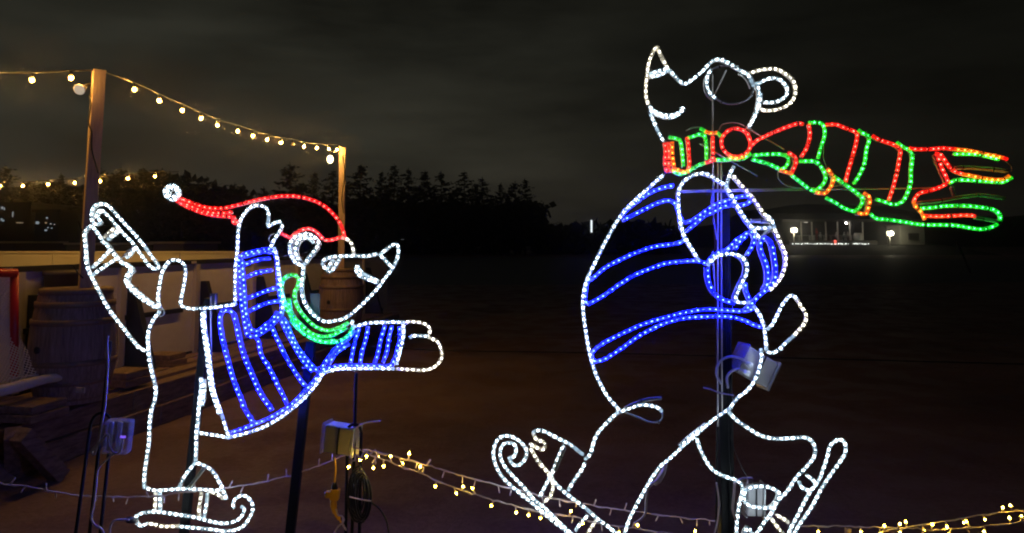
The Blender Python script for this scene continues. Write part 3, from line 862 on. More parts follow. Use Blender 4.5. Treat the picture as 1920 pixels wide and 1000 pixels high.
rootB, frB = bear(BEAR_B, 'B', YB, 'tall rope light bear with striped red and green scarf blowing out behind its raised head', (P(1355, 1000, YB + .1).x, YB + .1, 0))
# wire frames: cross bars that tie the outlines together
def bar(fr, a, b, Y, r=.0035): fr.tube([P(*a, Y), P(*b, Y)], r, 5)
for a, b in (((395, 556), (396, 700)), ((566, 690), (640, 688)), ((404, 552), (404, 580))): bar(frA, a, b, YA + .03)
for a, b in (((1268, 361), (1530, 356)), ((1530, 356), (1750, 353)), ((1270, 358), (1528, 353)), ((1336, 140), (1338, 420)), ((1336, 186), (1362, 132)), ((1312, 270), (1420, 330)), ((1400, 240), (1470, 280)),
             ((1346, 305), (1346, 800)), ((1352, 305), (1354, 780)), ((1340, 330), (1334, 380)), ((1334, 380), (1344, 450)), ((1336, 470), (1342, 560))): bar(frB, a, b, YB + .03)
for q_ in (curve([P(x, y, YB + .02) for x, y in ((1408, 250), (1395, 236), (1375, 230), (1355, 234), (1348, 245))]),
           curve([P(x, y, YB + .02) for x, y in ((1458, 322), (1460, 336), (1475, 348), (1500, 354))]),
           curve([P(x, y, YB + .02) for x, y in ((1286, 246), (1298, 240), (1312, 239))]),
           curve([P(x, y, YB + .02) for x, y in ((1545, 275), (1544, 295), (1550, 315))]),
           curve([P(x, y, YB + .02) for x, y in ((1552, 360), (1562, 350), (1580, 348), (1592, 347))]),
           curve([P(x, y, YB + .02) for x, y in ((1750, 290), (1752, 308), (1764, 322))]),
           curve([P(x, y, YB + .02) for x, y in ((1886, 303), (1896, 312), (1897, 322))])):
    frB.tube(q_, .0022, 4)
frA.tube(curve([P(x, y, YA + .01) for x, y in ((304, 578), (308, 586), (304, 593), (297, 591), (296, 583), (302, 578))]), .003, 5)
frA.tube(curve([P(x, y, YA + .01) for x, y in ((514, 438), (506, 443), (504, 450), (508, 456))]), .0025, 5)
frA.build('wire_frame', M_rod, rootA); frB.build('wire_frame', M_rod, rootB)
# flat clear bracket plates
for (c_x, c_y, w_, h_, pr) in ((401, 566, 13, 30, rootA), (591, 573, 18, 44, rootA), (1356, 372, 14, 22, rootB), (1351, 318, 8, 24, rootB)):
    q = MB(); YY = YA + .06 if pr is rootA else YB + .06
    c = P(c_x, c_y, YY); k = YY / F
    q.box(c, (w_ * k, .004, h_ * k)); q.build('bracket_plate', mat('dull_galvanised_plate', (.06, .06, .065), .35, .5), pr, bevel=.001)

# support poles (square steel tube, footed on the ground)
def pole(a, b, Y, w, label, group='steel poles holding the bears up', rnd_=False):
    p0, p1 = P(*a, Y), P(*b, Y)
    d = (p0 - p1); k = -p0.z / d.z; foot = p0 + d * k
    t = thing('support_pole', foot, label, 'pole', group)
    q = MB()
    if rnd_: q.tube([foot, p1], w / 2, 10)
    else: q.beam(foot, p1, w, w, up=Vector((0, 1, 0)))
    q.build('shaft', M_black, t, bevel=0 if rnd_ else .003)
    q = MB(); q.lathe([(.11, 0.005), (.11, .015), (.03, .02)], foot, 16); q.build('foot_plate', M_black, t)
    return t
pole((345, 1000), (392, 560), YA + .07, .034, 'dark steel pole behind the standing leg of the red-hatted bear')
pole((544, 1000), (584, 640), YA + .07, .038, 'dark steel pole slanting below the blue sweater of the red-hatted bear')
pB = pole((1362, 1000), (1352, 330), YB + .09, .055, 'thick dark pole behind the bear with the striped scarf')
for x0, x1 in ((1342, 1345), (1371, 1360), (1378, 1363)):
    q = MB(); a = P(x0, 1060, YB + .05); b = P(x1, 480, YB + .05); q.tube([a, (a + b) / 2 + Vector((.004, 0, 0)), b], .0045, 6); q.build('conduit', M_black, pB)
# stands of thin black rods
def rods(label, segs, Y, hoop=None):
    foots = []; t = None
    for (a, b) in segs:
        p0, p1 = P(*a, Y), P(*b, Y); d = p0 - p1; foot = p0 + d * (-p0.z / d.z)
        if t is None: t = thing('rod_stand', foot, label, 'stand', 'thin black rod stands')
        q = MB(); q.tube([foot, p1], .0065, 7); q.build('rod', M_black, t)
    if hoop:
        q = MB(); q.tube(curve([P(x, y, Y) for x, y in hoop]), .0055, 7); q.build('hoop', M_black, t)
    return t
rods('stand of thin black rods at left carrying the clear plug box', [((168, 1000), (207, 640)), ((142, 1000), (168, 810)), ((188, 1000), (204, 850))], 2.95,
     [(167, 812), (172, 790), (182, 777), (196, 775), (207, 784)])
q = MB(); 
rods('stand of thin black rods with a U-shaped top beside the yellow splitter', [((648, 1000), (652, 812)), ((660, 1000), (668, 700)), ((674, 1000), (677, 812))], 2.95,
     [(652, 815), (653, 803), (659, 797), (667, 796), (674, 801), (678, 814)])

# ------------------------------------------------------------------ power boxes, cables
M_clear = mat('smoky_clear_plastic', (.5, .47, .55), .15, alpha=.35)
M_grey = mat('grey_power_box', (.5, .48, .5), .4, noise=(8, (.42, .4, .42), (1, 1, 1)))
M_alu = mat('aluminium_box_end', (.5, .5, .52), .35, .6)
def frame_rot(deg, yaw=0):
    return Matrix.Rotation(R(yaw), 3, 'Z') @ Matrix.Rotation(R(deg), 3, 'Y')
def power_box(px, py, Y, w, h, dpt, deg, yaw, label, clear=False):
    c = P(px, py, Y); rot = frame_rot(deg, yaw)
    t = thing('power_box', c, label, 'power box', 'weatherproof power boxes')
    q = MB(); q.box(c, (w, dpt, h), 0, rot)
    q.build('housing', M_clear if clear else M_grey, t, bevel=.006)
    if not clear:
        for s in (.05,):
            q = MB(); q.box(c + rot @ Vector((w * s, -dpt / 2 - .003, 0)), (.004, .008, h * .96), 0, rot); q.build('fin', M_sock, t)
        for s in (-1, 1):
            q = MB(); q.box(c + rot @ Vector((s * (w / 2 + .006), 0, 0)), (.01, dpt * 1.15, h * 1.12), 0, rot); q.build('end_plate', M_clear if s < 0 else M_alu, t, bevel=.003)
    else:
        for s in (-.3, .05):
            q = MB(); q.tube([c + rot @ Vector((w * s, -.005, -h * .42)), c + rot @ Vector((w * s, -.005, h * .42))], .009, 8); q.build('plug', M_grey, t)
        q = MB(); q.box(c + rot @ Vector((w * .30, -dpt / 2 - .003, h * .05)), (w * .22, .003, .008), 0, rot); q.build('status_light', emis('violet_status_light', (.25, .12, 1), .9), t)
        q = MB(); q.box(c + rot @ Vector((w * .06, -dpt / 2 - .003, 0)), (.005, .006, h * .98), 0, rot); q.build('lid_seam', M_clear, t)
    return t
power_box(222, 818, 2.93, .092, .125, .06, 4, 8, 'clear plastic plug box with violet light on the left rod stand', clear=True)
bx1 = power_box(640, 822, 2.98, .115, .105, .07, 5, -14, 'grey ribbed power box with clear end on the rod stand above the yellow splitter')
power_box(1413, 686, 3.19, .15, .115, .08, 30, 12, 'tilted grey power box strapped behind the hip of the scarfed bear')
power_box(1413, 936, 3.19, .062, .125, .05, 2, 0, 'narrow grey power box inside the boot cuff of the scarfed bear')
# glands and leads of the tilted box
t = thing('power_leads', P(1372, 690, 3.02), 'pair of dark leads with white plugs looping into the tilted power box', 'cable')
for pts, e in ((((1352, 720), (1343, 700), (1350, 678), (1368, 669), (1388, 672), (1398, 680)), (1403, 683)), (((1365, 728), (1363, 708), (1372, 696), (1386, 692), (1393, 696)), (1398, 698))):
    q = MB(); q.tube(curve([P(x, y, 3.13) for x, y in pts]), .0055, 7); q.build('lead', M_grey, t)
    a = P(*pts[-1], 3.13); b = P(e[0] + 6, e[1] + 3, 3.135)
    q = MB(); q.tube([a, a.lerp(b, .5), b], [.007, .011, .012], 8); q.build('plug', mat('white_plug', (.75, .75, .78), .4), t)
q = MB(); q.tube(curve([P(x, y, 3.02) for x, y in ((1319, 727), (1335, 731), (1350, 737), (1377, 742))]), .003, 5)
tag(q.build('zip_tie', M_whitecable), 'long pale zip tie tail sticking out left of the thick dark pole', 'zip tie')
q = MB(); q.tube(curve([P(x, y, 2.93) for x, y in ((668, 803), (680, 795), (695, 792), (713, 790))]), .003, 5)
tag(q.build('zip_tie', M_whitecable), 'pale zip tie tail sticking out at the top of the U-shaped rod stand', 'zip tie')
def cable(pts, Y, r, m, label, cat='cable', name='cable'):
    q = MB(); q.tube(curve([P(x, y, Y) for x, y in pts]), r, 6)
    return tag(q.build(name, m), label, cat)
cable(((203, 630), (201, 645), (202, 680), (200, 720), (197, 760), (190, 800), (184, 830), (177, 852), (172, 850), (176, 840), (188, 830), (202, 815), (204, 835), (212, 848), (222, 850), (228, 840), (230, 822)), 2.9, .0042, M_whitecable,
      'pale cable running down the left rod stand and looping at the clear plug box')
cable(((215, 850), (200, 862), (184, 880), (180, 910), (176, 945), (171, 970), (178, 985), (190, 992), (197, 1010)), 2.9, .004, M_whitecable, 'pale cable dropping from the clear plug box to the ground')
cable(((206, 1010), (206, 990), (213, 977), (225, 975), (242, 975)), 2.95, .004, M_whitecable, 'pale lead plugged into the heel of the standing skate')
q = MB(); q.tube([P(241, 975, 2.98), P(254, 976, 3.1)], .012, 8); tag(q.build('cable_plug', M_sock), 'black plug at the heel of the standing skate', 'plug')
q = MB(); q.tube(curve([P(x, y, YA - .02) for x, y in ((203, 640), (200, 650), (199, 662), (202, 672), (205, 660), (206, 645))]), .005, 6)
tag(q.build('cable_joint', M_whitecable), 'small pale cable joint at the top of the left rod stand', 'cable joint')
# coil
t = thing('cable_coil', P(676, 930, 2.9), 'hanging coil of black extension cable on the rod stand right of the yellow splitter', 'cable coil')
rr = random.Random(2)
q = MB()
for k in range(9):
    cx_, cy_ = 674 + rr.uniform(-6, 6), 928 + rr.uniform(-5, 5); ax_, ay_ = rr.uniform(10, 20), rr.uniform(38, 50); ph = rr.uniform(0, 6)
    q.tube([P(cx_ + ax_ * math.cos(a * .349 + ph), cy_ + ay_ * math.sin(a * .349 + ph), 2.86 + .012 * k) for a in range(19)], .0045, 6)
q.build('loops', M_cable, t)
q = MB(); q.tube(curve([P(x, y, 2.84) for x, y in ((655, 932), (668, 935), (682, 938), (696, 940))]), .003, 5); q.build('tie', M_whitecable, t)
cable(((697, 943), (712, 955), (724, 975), (729, 1000), (730, 1020)), 2.9, .0035, M_cable, 'thin black cable curving down from the cable coil')
cable(((628, 857), (629, 880), (627, 905)), 2.88, .0045, mat('yellow_cable', (.75, .42, .02), .45), 'short yellow lead hanging from the grey power box to the splitter')
M_yel = mat('yellow_plastic', (.9, .48, .02), .4)
t = thing('yellow_splitter', P(627, 930, 2.93), 'yellow three-way outlet splitter hanging below the grey power box', 'splitter')
q = MB(); q.tube([P(628, 903, 2.93), P(627, 917, 2.93)], [.006, .014], 8); q.build('boot', M_sock, t)
q = MB(); q.box(P(628, 927, 2.93), (.034, .03, .042), 0, frame_rot(6)); q.box(P(617, 927, 2.93), (.025, .026, .024), 0, frame_rot(4)); q.build('body', M_yel, t, bevel=.004)
q = MB(); q.tube([P(609, 927, 2.93), P(616, 927, 2.93)], .009, 8); q.build('side_plug', M_whitecable, t)
q = MB(); q.tube(curve([P(x, y, 2.93) for x, y in ((625, 938), (626, 952), (629, 962), (637, 975), (641, 984))]), [.013] * 8 + [.011] * 8 + [.008] * 8 + [.004] * 9, 8); q.build('lead', M_yel, t)
cable(((641, 984), (645, 975), (641, 968), (634, 966), (630, 955)), 2.84, .0025, M_whitecable, 'thin pale wire loop at the tail of the yellow splitter')
cable(((1343, 905), (1348, 940), (1346, 975), (1338, 1010)), 3.04, .0035, M_whitecable, 'thin pale wire hanging left of the thick dark pole')
cable(((1378, 905), (1376, 930), (1374, 955), (1380, 975)), 3.04, .005, M_whitecable, 'pale cable dropping beside the right boot of the scarfed bear')
cable(((1384, 902), (1392, 897), (1404, 897)), 3.0, .004, M_whitecable, 'short pale lead with pinkish tap above the boot cuff')
q = MB(); q.box(P(1406, 901, 3.0), (.02, .015, .024)); tag(q.build('wire_tap', M_whitecable, bevel=.002), 'small pinkish wire tap just above the boot cuff', 'connector')
cable(((1368, 810), (1376, 840), (1390, 875), (1400, 893)), 3.16, .002, M_cable, 'thin dark wire slanting down right of the thick dark pole')
cable(((1249, 870), (1244, 885), (1232, 900), (1216, 915), (1212, 935), (1210, 962), (1200, 975), (1190, 982)), 3.0, .005, M_whitecable, 'pinkish cable hanging from the right leg of the scarfed bear')
q = MB(); q.tube([P(1248, 874, 3.02), P(1242, 888, 3.02), P(1234, 902, 3.02), P(1228, 910, 3.02)], [.006, .012, .012, .005], 8); tag(q.build('cable_joint', M_whitecable), 'fat pinkish cable joint on the right leg of the scarfed bear', 'cable joint')

# ------------------------------------------------------------------ mini lights on pale cords
M_mini_off = mat('unlit_mini_bulb', (.78, .66, .62), .3)
M_cord = mat('pale_cord', (.66, .52, .5), .5)
def mini(lit):
    q = MB(); q.lathe([(.0032, 0), (.0038, .012), (.003, .015)], (0, 0, 0), 6, 0)
    q.lathe([(.0028, .015), (.0036, .019), (.003, .027), (.0006, .031)], (0, 0, 0), 6, 1)
    if lit: q.octa(Vector((0, 0, .024)), Vector((0, 0, 1)), .0048, .0085, 2)
    return mesh_of(q, 'mini_bulb', [M_cord, emis('mini_bulb_glow', (1, .6, .06), 1.6, True) if lit else M_mini_off, emis('mini_bulb_core', (1, .62, .06), 160)][:3 if lit else 2], False)
mini_on, mini_off = mini(True), mini(False)
def mini_lights(label, pts, Ys, lits, n_off, seed, extra=()):
    rng = random.Random(seed)
    w = [P(x, y, Ys[0] + (Ys[1] - Ys[0]) * i / (len(pts) - 1)) for i, (x, y) in enumerate(pts)]
    cv = curve(w); cv = resample(cv, .02)
    cv = [p + Vector((0, rng.uniform(-.002, .002), rng.uniform(-.0025, .0025))) for p in cv]
    t = thing('mini_light_string', cv[0], label, 'mini lights', 'pale cords of mini lights slung low across the front')
    q = MB(); q.tube(cv, .0029, 5)
    q.tube([p + Vector((0, -.002, .003 * math.sin(i * .9))) for i, p in enumerate(cv)], .0021, 4)
    q.build('cord', M_cord, t)
    def at(px):
        return min(cv, key=lambda p: abs(960 + F * p.x / (p.y * math.cos(PITCH) + (p.z - CAMZ) * math.sin(PITCH)) - px))
    xs = [(x, True) for x in lits]
    step = (pts[-1][0] - pts[0][0]) / max(1, n_off)
    for k in range(n_off):
        x = pts[0][0] + (k + .5 + rng.uniform(-.25, .25)) * step
        if all(abs(x - l) > 9 for l in lits): xs.append((x, False))
    for x, on in xs:
        down = rng.random() < .68
        rot = (rng.uniform(-.5, .5) + (math.pi if down else 0), rng.uniform(-.6, .6), rng.uniform(0, 6))
        put(mini_on if on else mini_off, 'mini_bulb', t, at(x), rot, 1.0)
    return t
mini_lights('unlit pale mini light cord sagging from far left past the standing skate',
            [(-30, 902), (60, 914), (140, 928), (200, 932), (290, 931), (345, 923), (400, 918), (470, 908), (540, 893), (600, 872), (650, 853), (672, 846)], (3.1, 3.4), [], 22, 1)
mini_lights('upper pale mini light cord running right from the rod stand, bulbs mostly unlit',
            [(672, 842), (700, 846), (740, 856), (790, 869), (850, 888), (905, 903), (964, 917), (1034, 934), (1096, 945), (1180, 958), (1260, 968), (1346, 978)], (2.95, 3.4), [687, 706, 765], 22, 2)
mini_lights('lower pale mini light cord running right from the rod stand with many glowing bulbs',
            [(664, 838), (690, 851), (720, 862), (745, 872), (800, 893), (860, 918), (905, 932), (964, 948), (1012, 960), (1079, 970), (1118, 980), (1197, 992), (1262, 1001), (1330, 1006)], (2.93, 3.38), [718, 737, 760, 783, 815, 848, 870, 892, 928, 966, 990, 1016, 1043, 1064, 1100, 1161, 1200, 1243, 1262, 1276, 1296, 1310], 12, 3)
mini_lights('upper pale mini light cord at far right rising from the stake',
            [(1500, 986), (1590, 987), (1640, 989), (1690, 990), (1720, 985), (1760, 979), (1800, 972), (1850, 965), (1900, 958), (1960, 950)], (3.4, 3.3), [1530, 1616, 1650, 1690, 1731, 1770, 1808, 1840, 1875, 1899], 5, 4)
mini_lights('lower pale mini light cord at far right below the other, with glowing bulbs',
            [(1640, 1004), (1670, 993), (1700, 990), (1745, 993), (1790, 993), (1830, 988), (1870, 984), (1900, 981), (1950, 974)], (3.38, 3.28), [1660, 1678, 1704, 1726, 1745, 1786, 1823, 1851, 1890, 1910], 3, 5)
mini_lights('short tangle of glowing mini lights bunched at the top of the rod stand',
            [(655, 855), (664, 868), (668, 850), (676, 862), (684, 845), (694, 855), (702, 842), (708, 856), (698, 866)], (2.82, 2.86), [662, 682, 700], 3, 6)
mini_lights('short mini light tail hanging from the yellow splitter with one glowing bulb',
            [(643, 970), (642, 980), (634, 988), (628, 996), (634, 1006)], (2.80, 2.80), [627], 1, 7)
q = MB(); a = P(1590, 990, 3.42); q.beam(Vector((a.x, a.y, 0)), a, .022, .022)
tag(q.build('wooden_stake', M_wood, bevel=.002), 'pale wooden garden stake carrying the mini light cords at lower right', 'stake')
q = MB(); q.tube(curve([G(x, y, .02) for x, y in ((700, 650), (830, 657), (1000, 660), (1200, 664), (1500, 672), (1960, 684))]), .009, 5)
tag(q.build('ground_cable', M_cable), 'long dark cable lying across the bare ground behind both bears', 'cable')

# ------------------------------------------------------------------ trees
def pine_parts(seed, H, Rd, start=.22, dens=1.0, lean=0.0):
    rng = random.Random(seed)
    tr = MB(); tr.tube([Vector((0, 0, 0)), Vector((lean * .4, 0, H * .5)), Vector((lean, 0, H * .97))], [H * .018, H * .011, H * .002], 6)
    cr = MB(); nz = int(24 * dens)
    for i in range(nz):
        f = start + (1 - start) * (i / nz) ** .9; z = H * f
        L0 = Rd * (1 - f) ** .82 * 1.28 * (.75 + .5 * math.sin(i * 2.3 + seed) ** 2) + .35
        nb_ = rng.randint(4, 6)
        for b in range(nb_):
            a = rng.uniform(0, 2 * math.pi); L = L0 * rng.uniform(.45, 1.15)
            if rng.random() < .12: continue
            d = Vector((math.cos(a), math.sin(a), rng.uniform(-.05, .3)))
            base = Vector((lean * f, 0, z))
            tr.tube([base, base + d * L * .9], [.05, .015], 3, cap=False)
            n_ = max(3, int(L * 3.2))
            for k in range(n_):
                u = .25 + .8 * (k + rng.random() * .5) / n_
                c = base + d * L * u + Vector((rng.uniform(-.2, .2), rng.uniform(-.2, .2), rng.uniform(-.22, .12)))
                s_ = rng.uniform(.22, .48) * (1.15 - .45 * u)
                for _ in range(2):
                    x = Vector((rng.gauss(0, 1), rng.gauss(0, 1), rng.gauss(0, .35))).normalized() * s_
                    y = Vector((rng.gauss(0, 1), rng.gauss(0, 1), rng.gauss(0, .8))).normalized() * s_ * .5
                    cr.add([c - x - y * .3, c + y, c + x * 1.1, c - y], [(0, 1, 2, 3)])
    for k in range(8):  # ragged leader
        c = Vector((lean, 0, H * (.95 + .06 * k / 8))); x = Vector((rng.uniform(-1, 1), rng.uniform(-1, 1), .8)).normalized() * .45
        cr.add([c, c + x.cross(Vector((0, 0, .25))), c + x, c - x.cross(Vector((0, 0, .2)))], [(0, 1, 2, 3)])
    return tr, cr
PV = []
for i, (H, Rd, st, dn) in enumerate(((14, 6.6, .2, 1.0), (15, 4.6, .28, 1.1), (13, 5.6, .35, .9), (16, 5.4, .15, 1.2), (12, 6.8, .25, .9))):
    a, b = pine_parts(30 + i, H, Rd, st, dn, (i % 3 - 1) * .4)
    PV.append((H, mesh_of(a, 'trunk', [M_bark], False), mesh_of(b, 'crown', [M_needle], False)))
TREES = [  # column, row of the top, depth, which shape, words
 (15, 312, 98, 0, 'broad'), (62, 345, 104, 2, 'low sparse'), (115, 326, 100, 1, 'narrow'), (190, 318, 102, 4, 'broad'), (232, 316, 98, 0, 'dense'), (268, 314, 101, 3, 'dense tall'),
 (310, 318, 104, 2, 'ragged'), (345, 326, 99, 4, 'broad'), (388, 332, 103, 1, 'narrow'), (437, 344, 98, 0, 'short broad'), (497, 352, 108, 2, 'short'), (548, 307, 101, 0, 'broad spreading'),
 (590, 324, 104, 1, 'slim'), (622, 318, 100, 3, 'dense'), (676, 308, 98, 0, 'broad spreading'), (716, 322, 104, 1, 'slim'), (739, 309, 100, 3, 'tall'), (766, 317, 103, 1, 'slim'),
 (794, 321, 99, 2, 'ragged'), (830, 323, 101, 0, 'broad'), (868, 321, 98, 3, 'dense'), (906, 334, 104, 2, 'thin ragged'), (939, 344, 102, 1, 'slim'), (966, 342, 106, 4, 'broad'), (984, 336, 99, 1, 'tallest right-hand')]
BACK = [(30, 334, 112), (90, 340, 114), (150, 332, 111), (212, 330, 113), (290, 330, 112), (366, 338, 114), (412, 342, 112), (465, 356, 115), (520, 336, 113), (568, 326, 114), (606, 338, 112),
 (650, 330, 113), (697, 328, 112), (728, 334, 114), (752, 328, 112), (780, 330, 115), (812, 333, 112), (850, 330, 114), (888, 334, 112), (922, 345, 114), (953, 350, 112), (975, 348, 113), (1000, 362, 112)]
ORD = ['first', 'second', 'third', 'fourth', 'fifth', 'sixth', 'seventh', 'eighth', 'ninth', 'tenth', 'eleventh', 'twelfth', 'thirteenth', 'fourteenth']
for i, (px, py, Y, k, w) in enumerate(TREES):
    H, tm, cm = PV[k]; top_ = P(px, py, Y); s = (top_.z) / H
    if px < 520:
        lb = '%s dark pine in the far treeline, %s from the left edge' % (w, ORD[i])
    elif px < 640:
        lb = '%s dark pine, %s tree left of the farther light post' % (w, ORD[13 - i])
    else:
        lb = '%s dark pine, %s tree right of the farther light post' % (w, ORD[i - 14])
    t = thing('pine_tree', (top_.x, Y, 0), lb, 'tree', 'pines of the far treeline')
    for me, nm in ((tm, 'trunk'), (cm, 'crown')):
        o = bpy.data.objects.new(nm, me); C.objects.link(o); o.parent = t
        sx = (1.0 if w != 'slim' and w != 'narrow' else .8)
        o.scale = (s * sx, s * sx, s); o.rotation_euler = (0, 0, i * 1.7)
for i, (px, py, Y) in enumerate(BACK):
    H, tm, cm = PV[(i * 2 + 1) % 5]; top_ = P(px, py + 20 + 6 * math.sin(i * 2.7), Y); s = top_.z / H
    near = min(TREES, key=lambda t_: abs(t_[0] - px)); k = TREES.index(near)
    nm_ = ('%s pine from the left edge' % ORD[k]) if near[0] < 520 else (('%s pine left of the farther light post' % ORD[13 - k]) if near[0] < 640 else ('%s pine right of the farther light post' % ORD[k - 14]))
    t = thing('pine_tree', (top_.x, Y, 0), 'dim rear pine just %s of the %s' % ('left' if px < near[0] else 'right', nm_), 'tree', 'pines of the rear row')
    for me, nm in ((tm, 'trunk'), (cm, 'crown')):
        o = bpy.data.objects.new(nm, me); C.objects.link(o); o.parent = t
        o.scale = (s * 1.05, s * 1.05, s); o.rotation_euler = (0, 0, i * 2.1 + .5)
# unbroken wood behind and beneath the pines
rng = random.Random(8); q = MB()
def woodtop(px):
    if 195 < px < 350: return 334 + 5 * math.sin(px * .06)
    if px < 450: return 354 + 6 * math.sin(px * .05)
    if px < 1010: return 390 + 9 * math.sin(px * .043)
    return 424 + (px - 1010) * .01
px = -260
while px < 1250:
    Y = rng.uniform(105, 122); tp = P(px, woodtop(px) + rng.uniform(-9, 12), Y).z
    x0 = P(px, 400, Y).x
    for k in range(int(26 + tp * 3)):
        z = tp * (1 - rng.random() ** 1.3 * .98); s_ = rng.uniform(.5, 1.3)
        c = Vector((x0 + rng.gauss(0, 1.4), Y + rng.gauss(0, 1.2), z))
        x = Vector((rng.gauss(0, 1), rng.gauss(0, 1), rng.gauss(0, .6))).normalized() * s_
        y = Vector((rng.gauss(0, 1), rng.gauss(0, 1), rng.gauss(0, .8))).normalized() * s_ * .7
        q.add([c - x, c + y, c + x, c - y], [(0, 1, 2, 3)])
    px += rng.uniform(4, 8)
tag(q.build('distant_wood', M_needle), 'dark unbroken wood filling in behind and beneath the pines', 'wood', kind='stuff')

# ------------------------------------------------------------------ buildings and lights far off at left
M_bwall = mat('dark_building_wall', (.03, .03, .035), .8)
M_win = emis('cold_lit_window', (.75, .9, 1.0), .3, True)
M_winw = emis('warm_lit_window', (1.0, .8, .5), .25, True)
def flats(px0, px1, py, Y, label, wins):
    a, b = P(px0, py, Y), P(px1, py, Y)
    t = thing('apartment_building', ((a.x + b.x) / 2, Y, 0), label, 'building', 'dark buildings with lit windows at far left')
    q = MB(); q.box(((a.x + b.x) / 2, Y + 5, a.z / 2), (b.x - a.x, 10, a.z)); q.build('wall', M_bwall, t)
    q = MB(); q.box(((a.x + b.x) / 2, Y + 5, a.z + .15), (b.x - a.x + .5, 10.5, .3)); q.build('roof', M_bwall, t)
    for (x, y, w, h_, m_) in wins:
        q = MB(); q.box(P(x, y, Y - .05), (w * .6, .08, h_ * .6)); q.build('window', m_, t)
flats(-20, 58, 384, 92, 'dark block at far left edge with a few cold lit windows', [(4, 378 + 12, .35, .5, M_win), (3, 412, .3, .5, M_win), (24, 402, .12, 1.1, M_win), (6, 414, .3, .35, M_win), (37, 418, 1.4, .15, M_winw), (8, 392, .15, .5, M_win)])
flats(66, 112, 398, 90, 'dark block left of the tall post with scattered cold lights low on its front', [(88, 409, .3, .3, M_win), (86, 418, .3, .25, M_winw), (95, 420, .25, .2, M_win), (102, 421, .2, .15, M_win), (86, 432, .45, .3, M_win), (90, 427, .25, .2, M_win), (97, 428, .2, .2, M_win), (70, 418, .6, .5, M_win)])
flats(118, 168, 406, 94, 'low dark block just left of the tall post with a bluish window', [(127, 421, 1.1, 1.2, emis('bluish_window', (.3, .5, .7), .22, True)), (124, 433, .3, .25, M_win), (128, 434, .3, .2, M_win), (140, 432, .2, .2, M_winw)])
q = MB(); rr = random.Random(6)
ln = thing('lit_tower', P(40, 362, 125) * 1, 'dark tower behind the far left trees with small lights near its top', 'tower')
ln.location.z = 0; WLOC[ln.name] = Vector(ln.location)
a = P(40, 352, 125); q.box((a.x, 125, a.z / 2), (3.2, 3, a.z)); q.build('wall', M_bwall, ln)
for (x, y) in ((36, 361), (42, 360), (37, 364), (39, 390), (40, 395)):
    q = MB(); q.box(P(x, y, 123.3), (.35, .1, .4)); q.build('window', M_win, ln)
# white trailers beyond the far boards
def trailer(px0, px1, py, Y, label, col, deep=3):
    a, b = P(px0, py, Y), P(px1, py, Y); c_x = (a.x + b.x) / 2
    t = thing('site_trailer', (c_x, Y, 0), label, 'trailer', 'trailers beyond the rink')
    m_ = mat('trailer_skin', col, .6)
    q = MB(); q.box((c_x, Y + deep / 2, a.z / 2 + .2), (b.x - a.x, deep, a.z - .4)); q.build('body', m_, t, bevel=.03)
    q = MB(); q.box((c_x, Y + deep / 2, a.z + .05), (b.x - a.x + .15, deep + .15, .07)); q.build('roof', mat('trailer_roof', (.6, .55, .5), .5), t)
    for s in (-.3, .3):
        q = MB(); ax_ = Matrix.Rotation(R(90), 3, 'X'); q.lathe([(.3, -.1), (.32, 0), (.3, .1)], (c_x + s * (b.x - a.x), Y + .2, .32), 14, axis=ax_); q.build('wheel', M_dark, t)
    return t
trailer(-40, 30, 457, 27, 'low dark violet trailer beyond the rink at far left edge', (.12, .1, .2))
trailer(125, 284, 460, 26, 'low grey-brown trailer with pale roof edge beyond the rink', (.2, .17, .17))
trailer(287, 343, 458, 25, 'small violet-grey box trailer beyond the rink, right of the longer one', (.22, .19, .35))

# ------------------------------------------------------------------ pavilion at right, with people, floodlights and railing lights
YV = 110.0
def V(px, py, dy=0): return P(px, py, YV + dy)
k = YV / F
bk = MB(); a0 = V(1462, 459); a1 = V(1730, 459)
bk.add([(a0.x - 6, YV - 9, 0), (a1.x + 6, YV - 9, 0), (a1.x + 2, YV - 1.2, a0.z), (a0.x - 2, YV - 1.2, a0.z), (a1.x + 2, YV + 22, a0.z), (a0.x - 2, YV + 22, a0.z)], [(0, 1, 2, 3), (3, 2, 4, 5)])
tag(bk.build('terrace_bank', mat('dark_turf', (.03, .03, .028), .95)), kind='structure')
DZ = V(1500, 451).z
t = thing('pavilion', (V(1570, 455).x, YV, a0.z), 'long low open pavilion with dark roof and posts across the field at right', 'pavilion')
c0, c1 = V(1478, 451), V(1640, 451)
q = MB(); q.box(((c0.x + c1.x) / 2, YV + 3, (a0.z + DZ) / 2), (c1.x - c0.x, 7.5, DZ - a0.z)); q.build('deck', mat('deck_boards', (.12, .11, .1), .7), t)
rz = V(1500, 412).z
q = MB(); x0, x1 = V(1462, 412).x, V(1730, 412).x
q.add([(x0, YV - 1, rz - .35), (x1, YV - 1, rz - .35), (x1, YV + 7.5, rz + .9), (x0, YV + 7.5, rz + .9), (x0, YV - 1, rz), (x1, YV - 1, rz), (x1, YV + 7.5, rz + 1.2), (x0, YV + 7.5, rz + 1.2)],
      [(0, 3, 2, 1), (4, 5, 6, 7), (0, 1, 5, 4), (1, 2, 6, 5), (2, 3, 7, 6), (3, 0, 4, 7)])
q.build('roof', mat('pavilion_roof', (.12, .12, .12), .7), t)
for px in (1501, 1521, 1547, 1569, 1592, 1616):
    q = MB(); p = V(px, 451); q.box((p.x, YV - .4, (DZ + rz - .35) / 2), (.16, .16, rz - .36 - DZ)); q.build('post', mat('pavilion_post', (.75, .72, .68), .6), t)
q = MB(); q.box(((c0.x + c1.x) / 2, YV + 6.7, (DZ + rz) / 2), (c1.x - c0.x, .1, rz - DZ)); q.build('rear_wall', M_bwall, t)
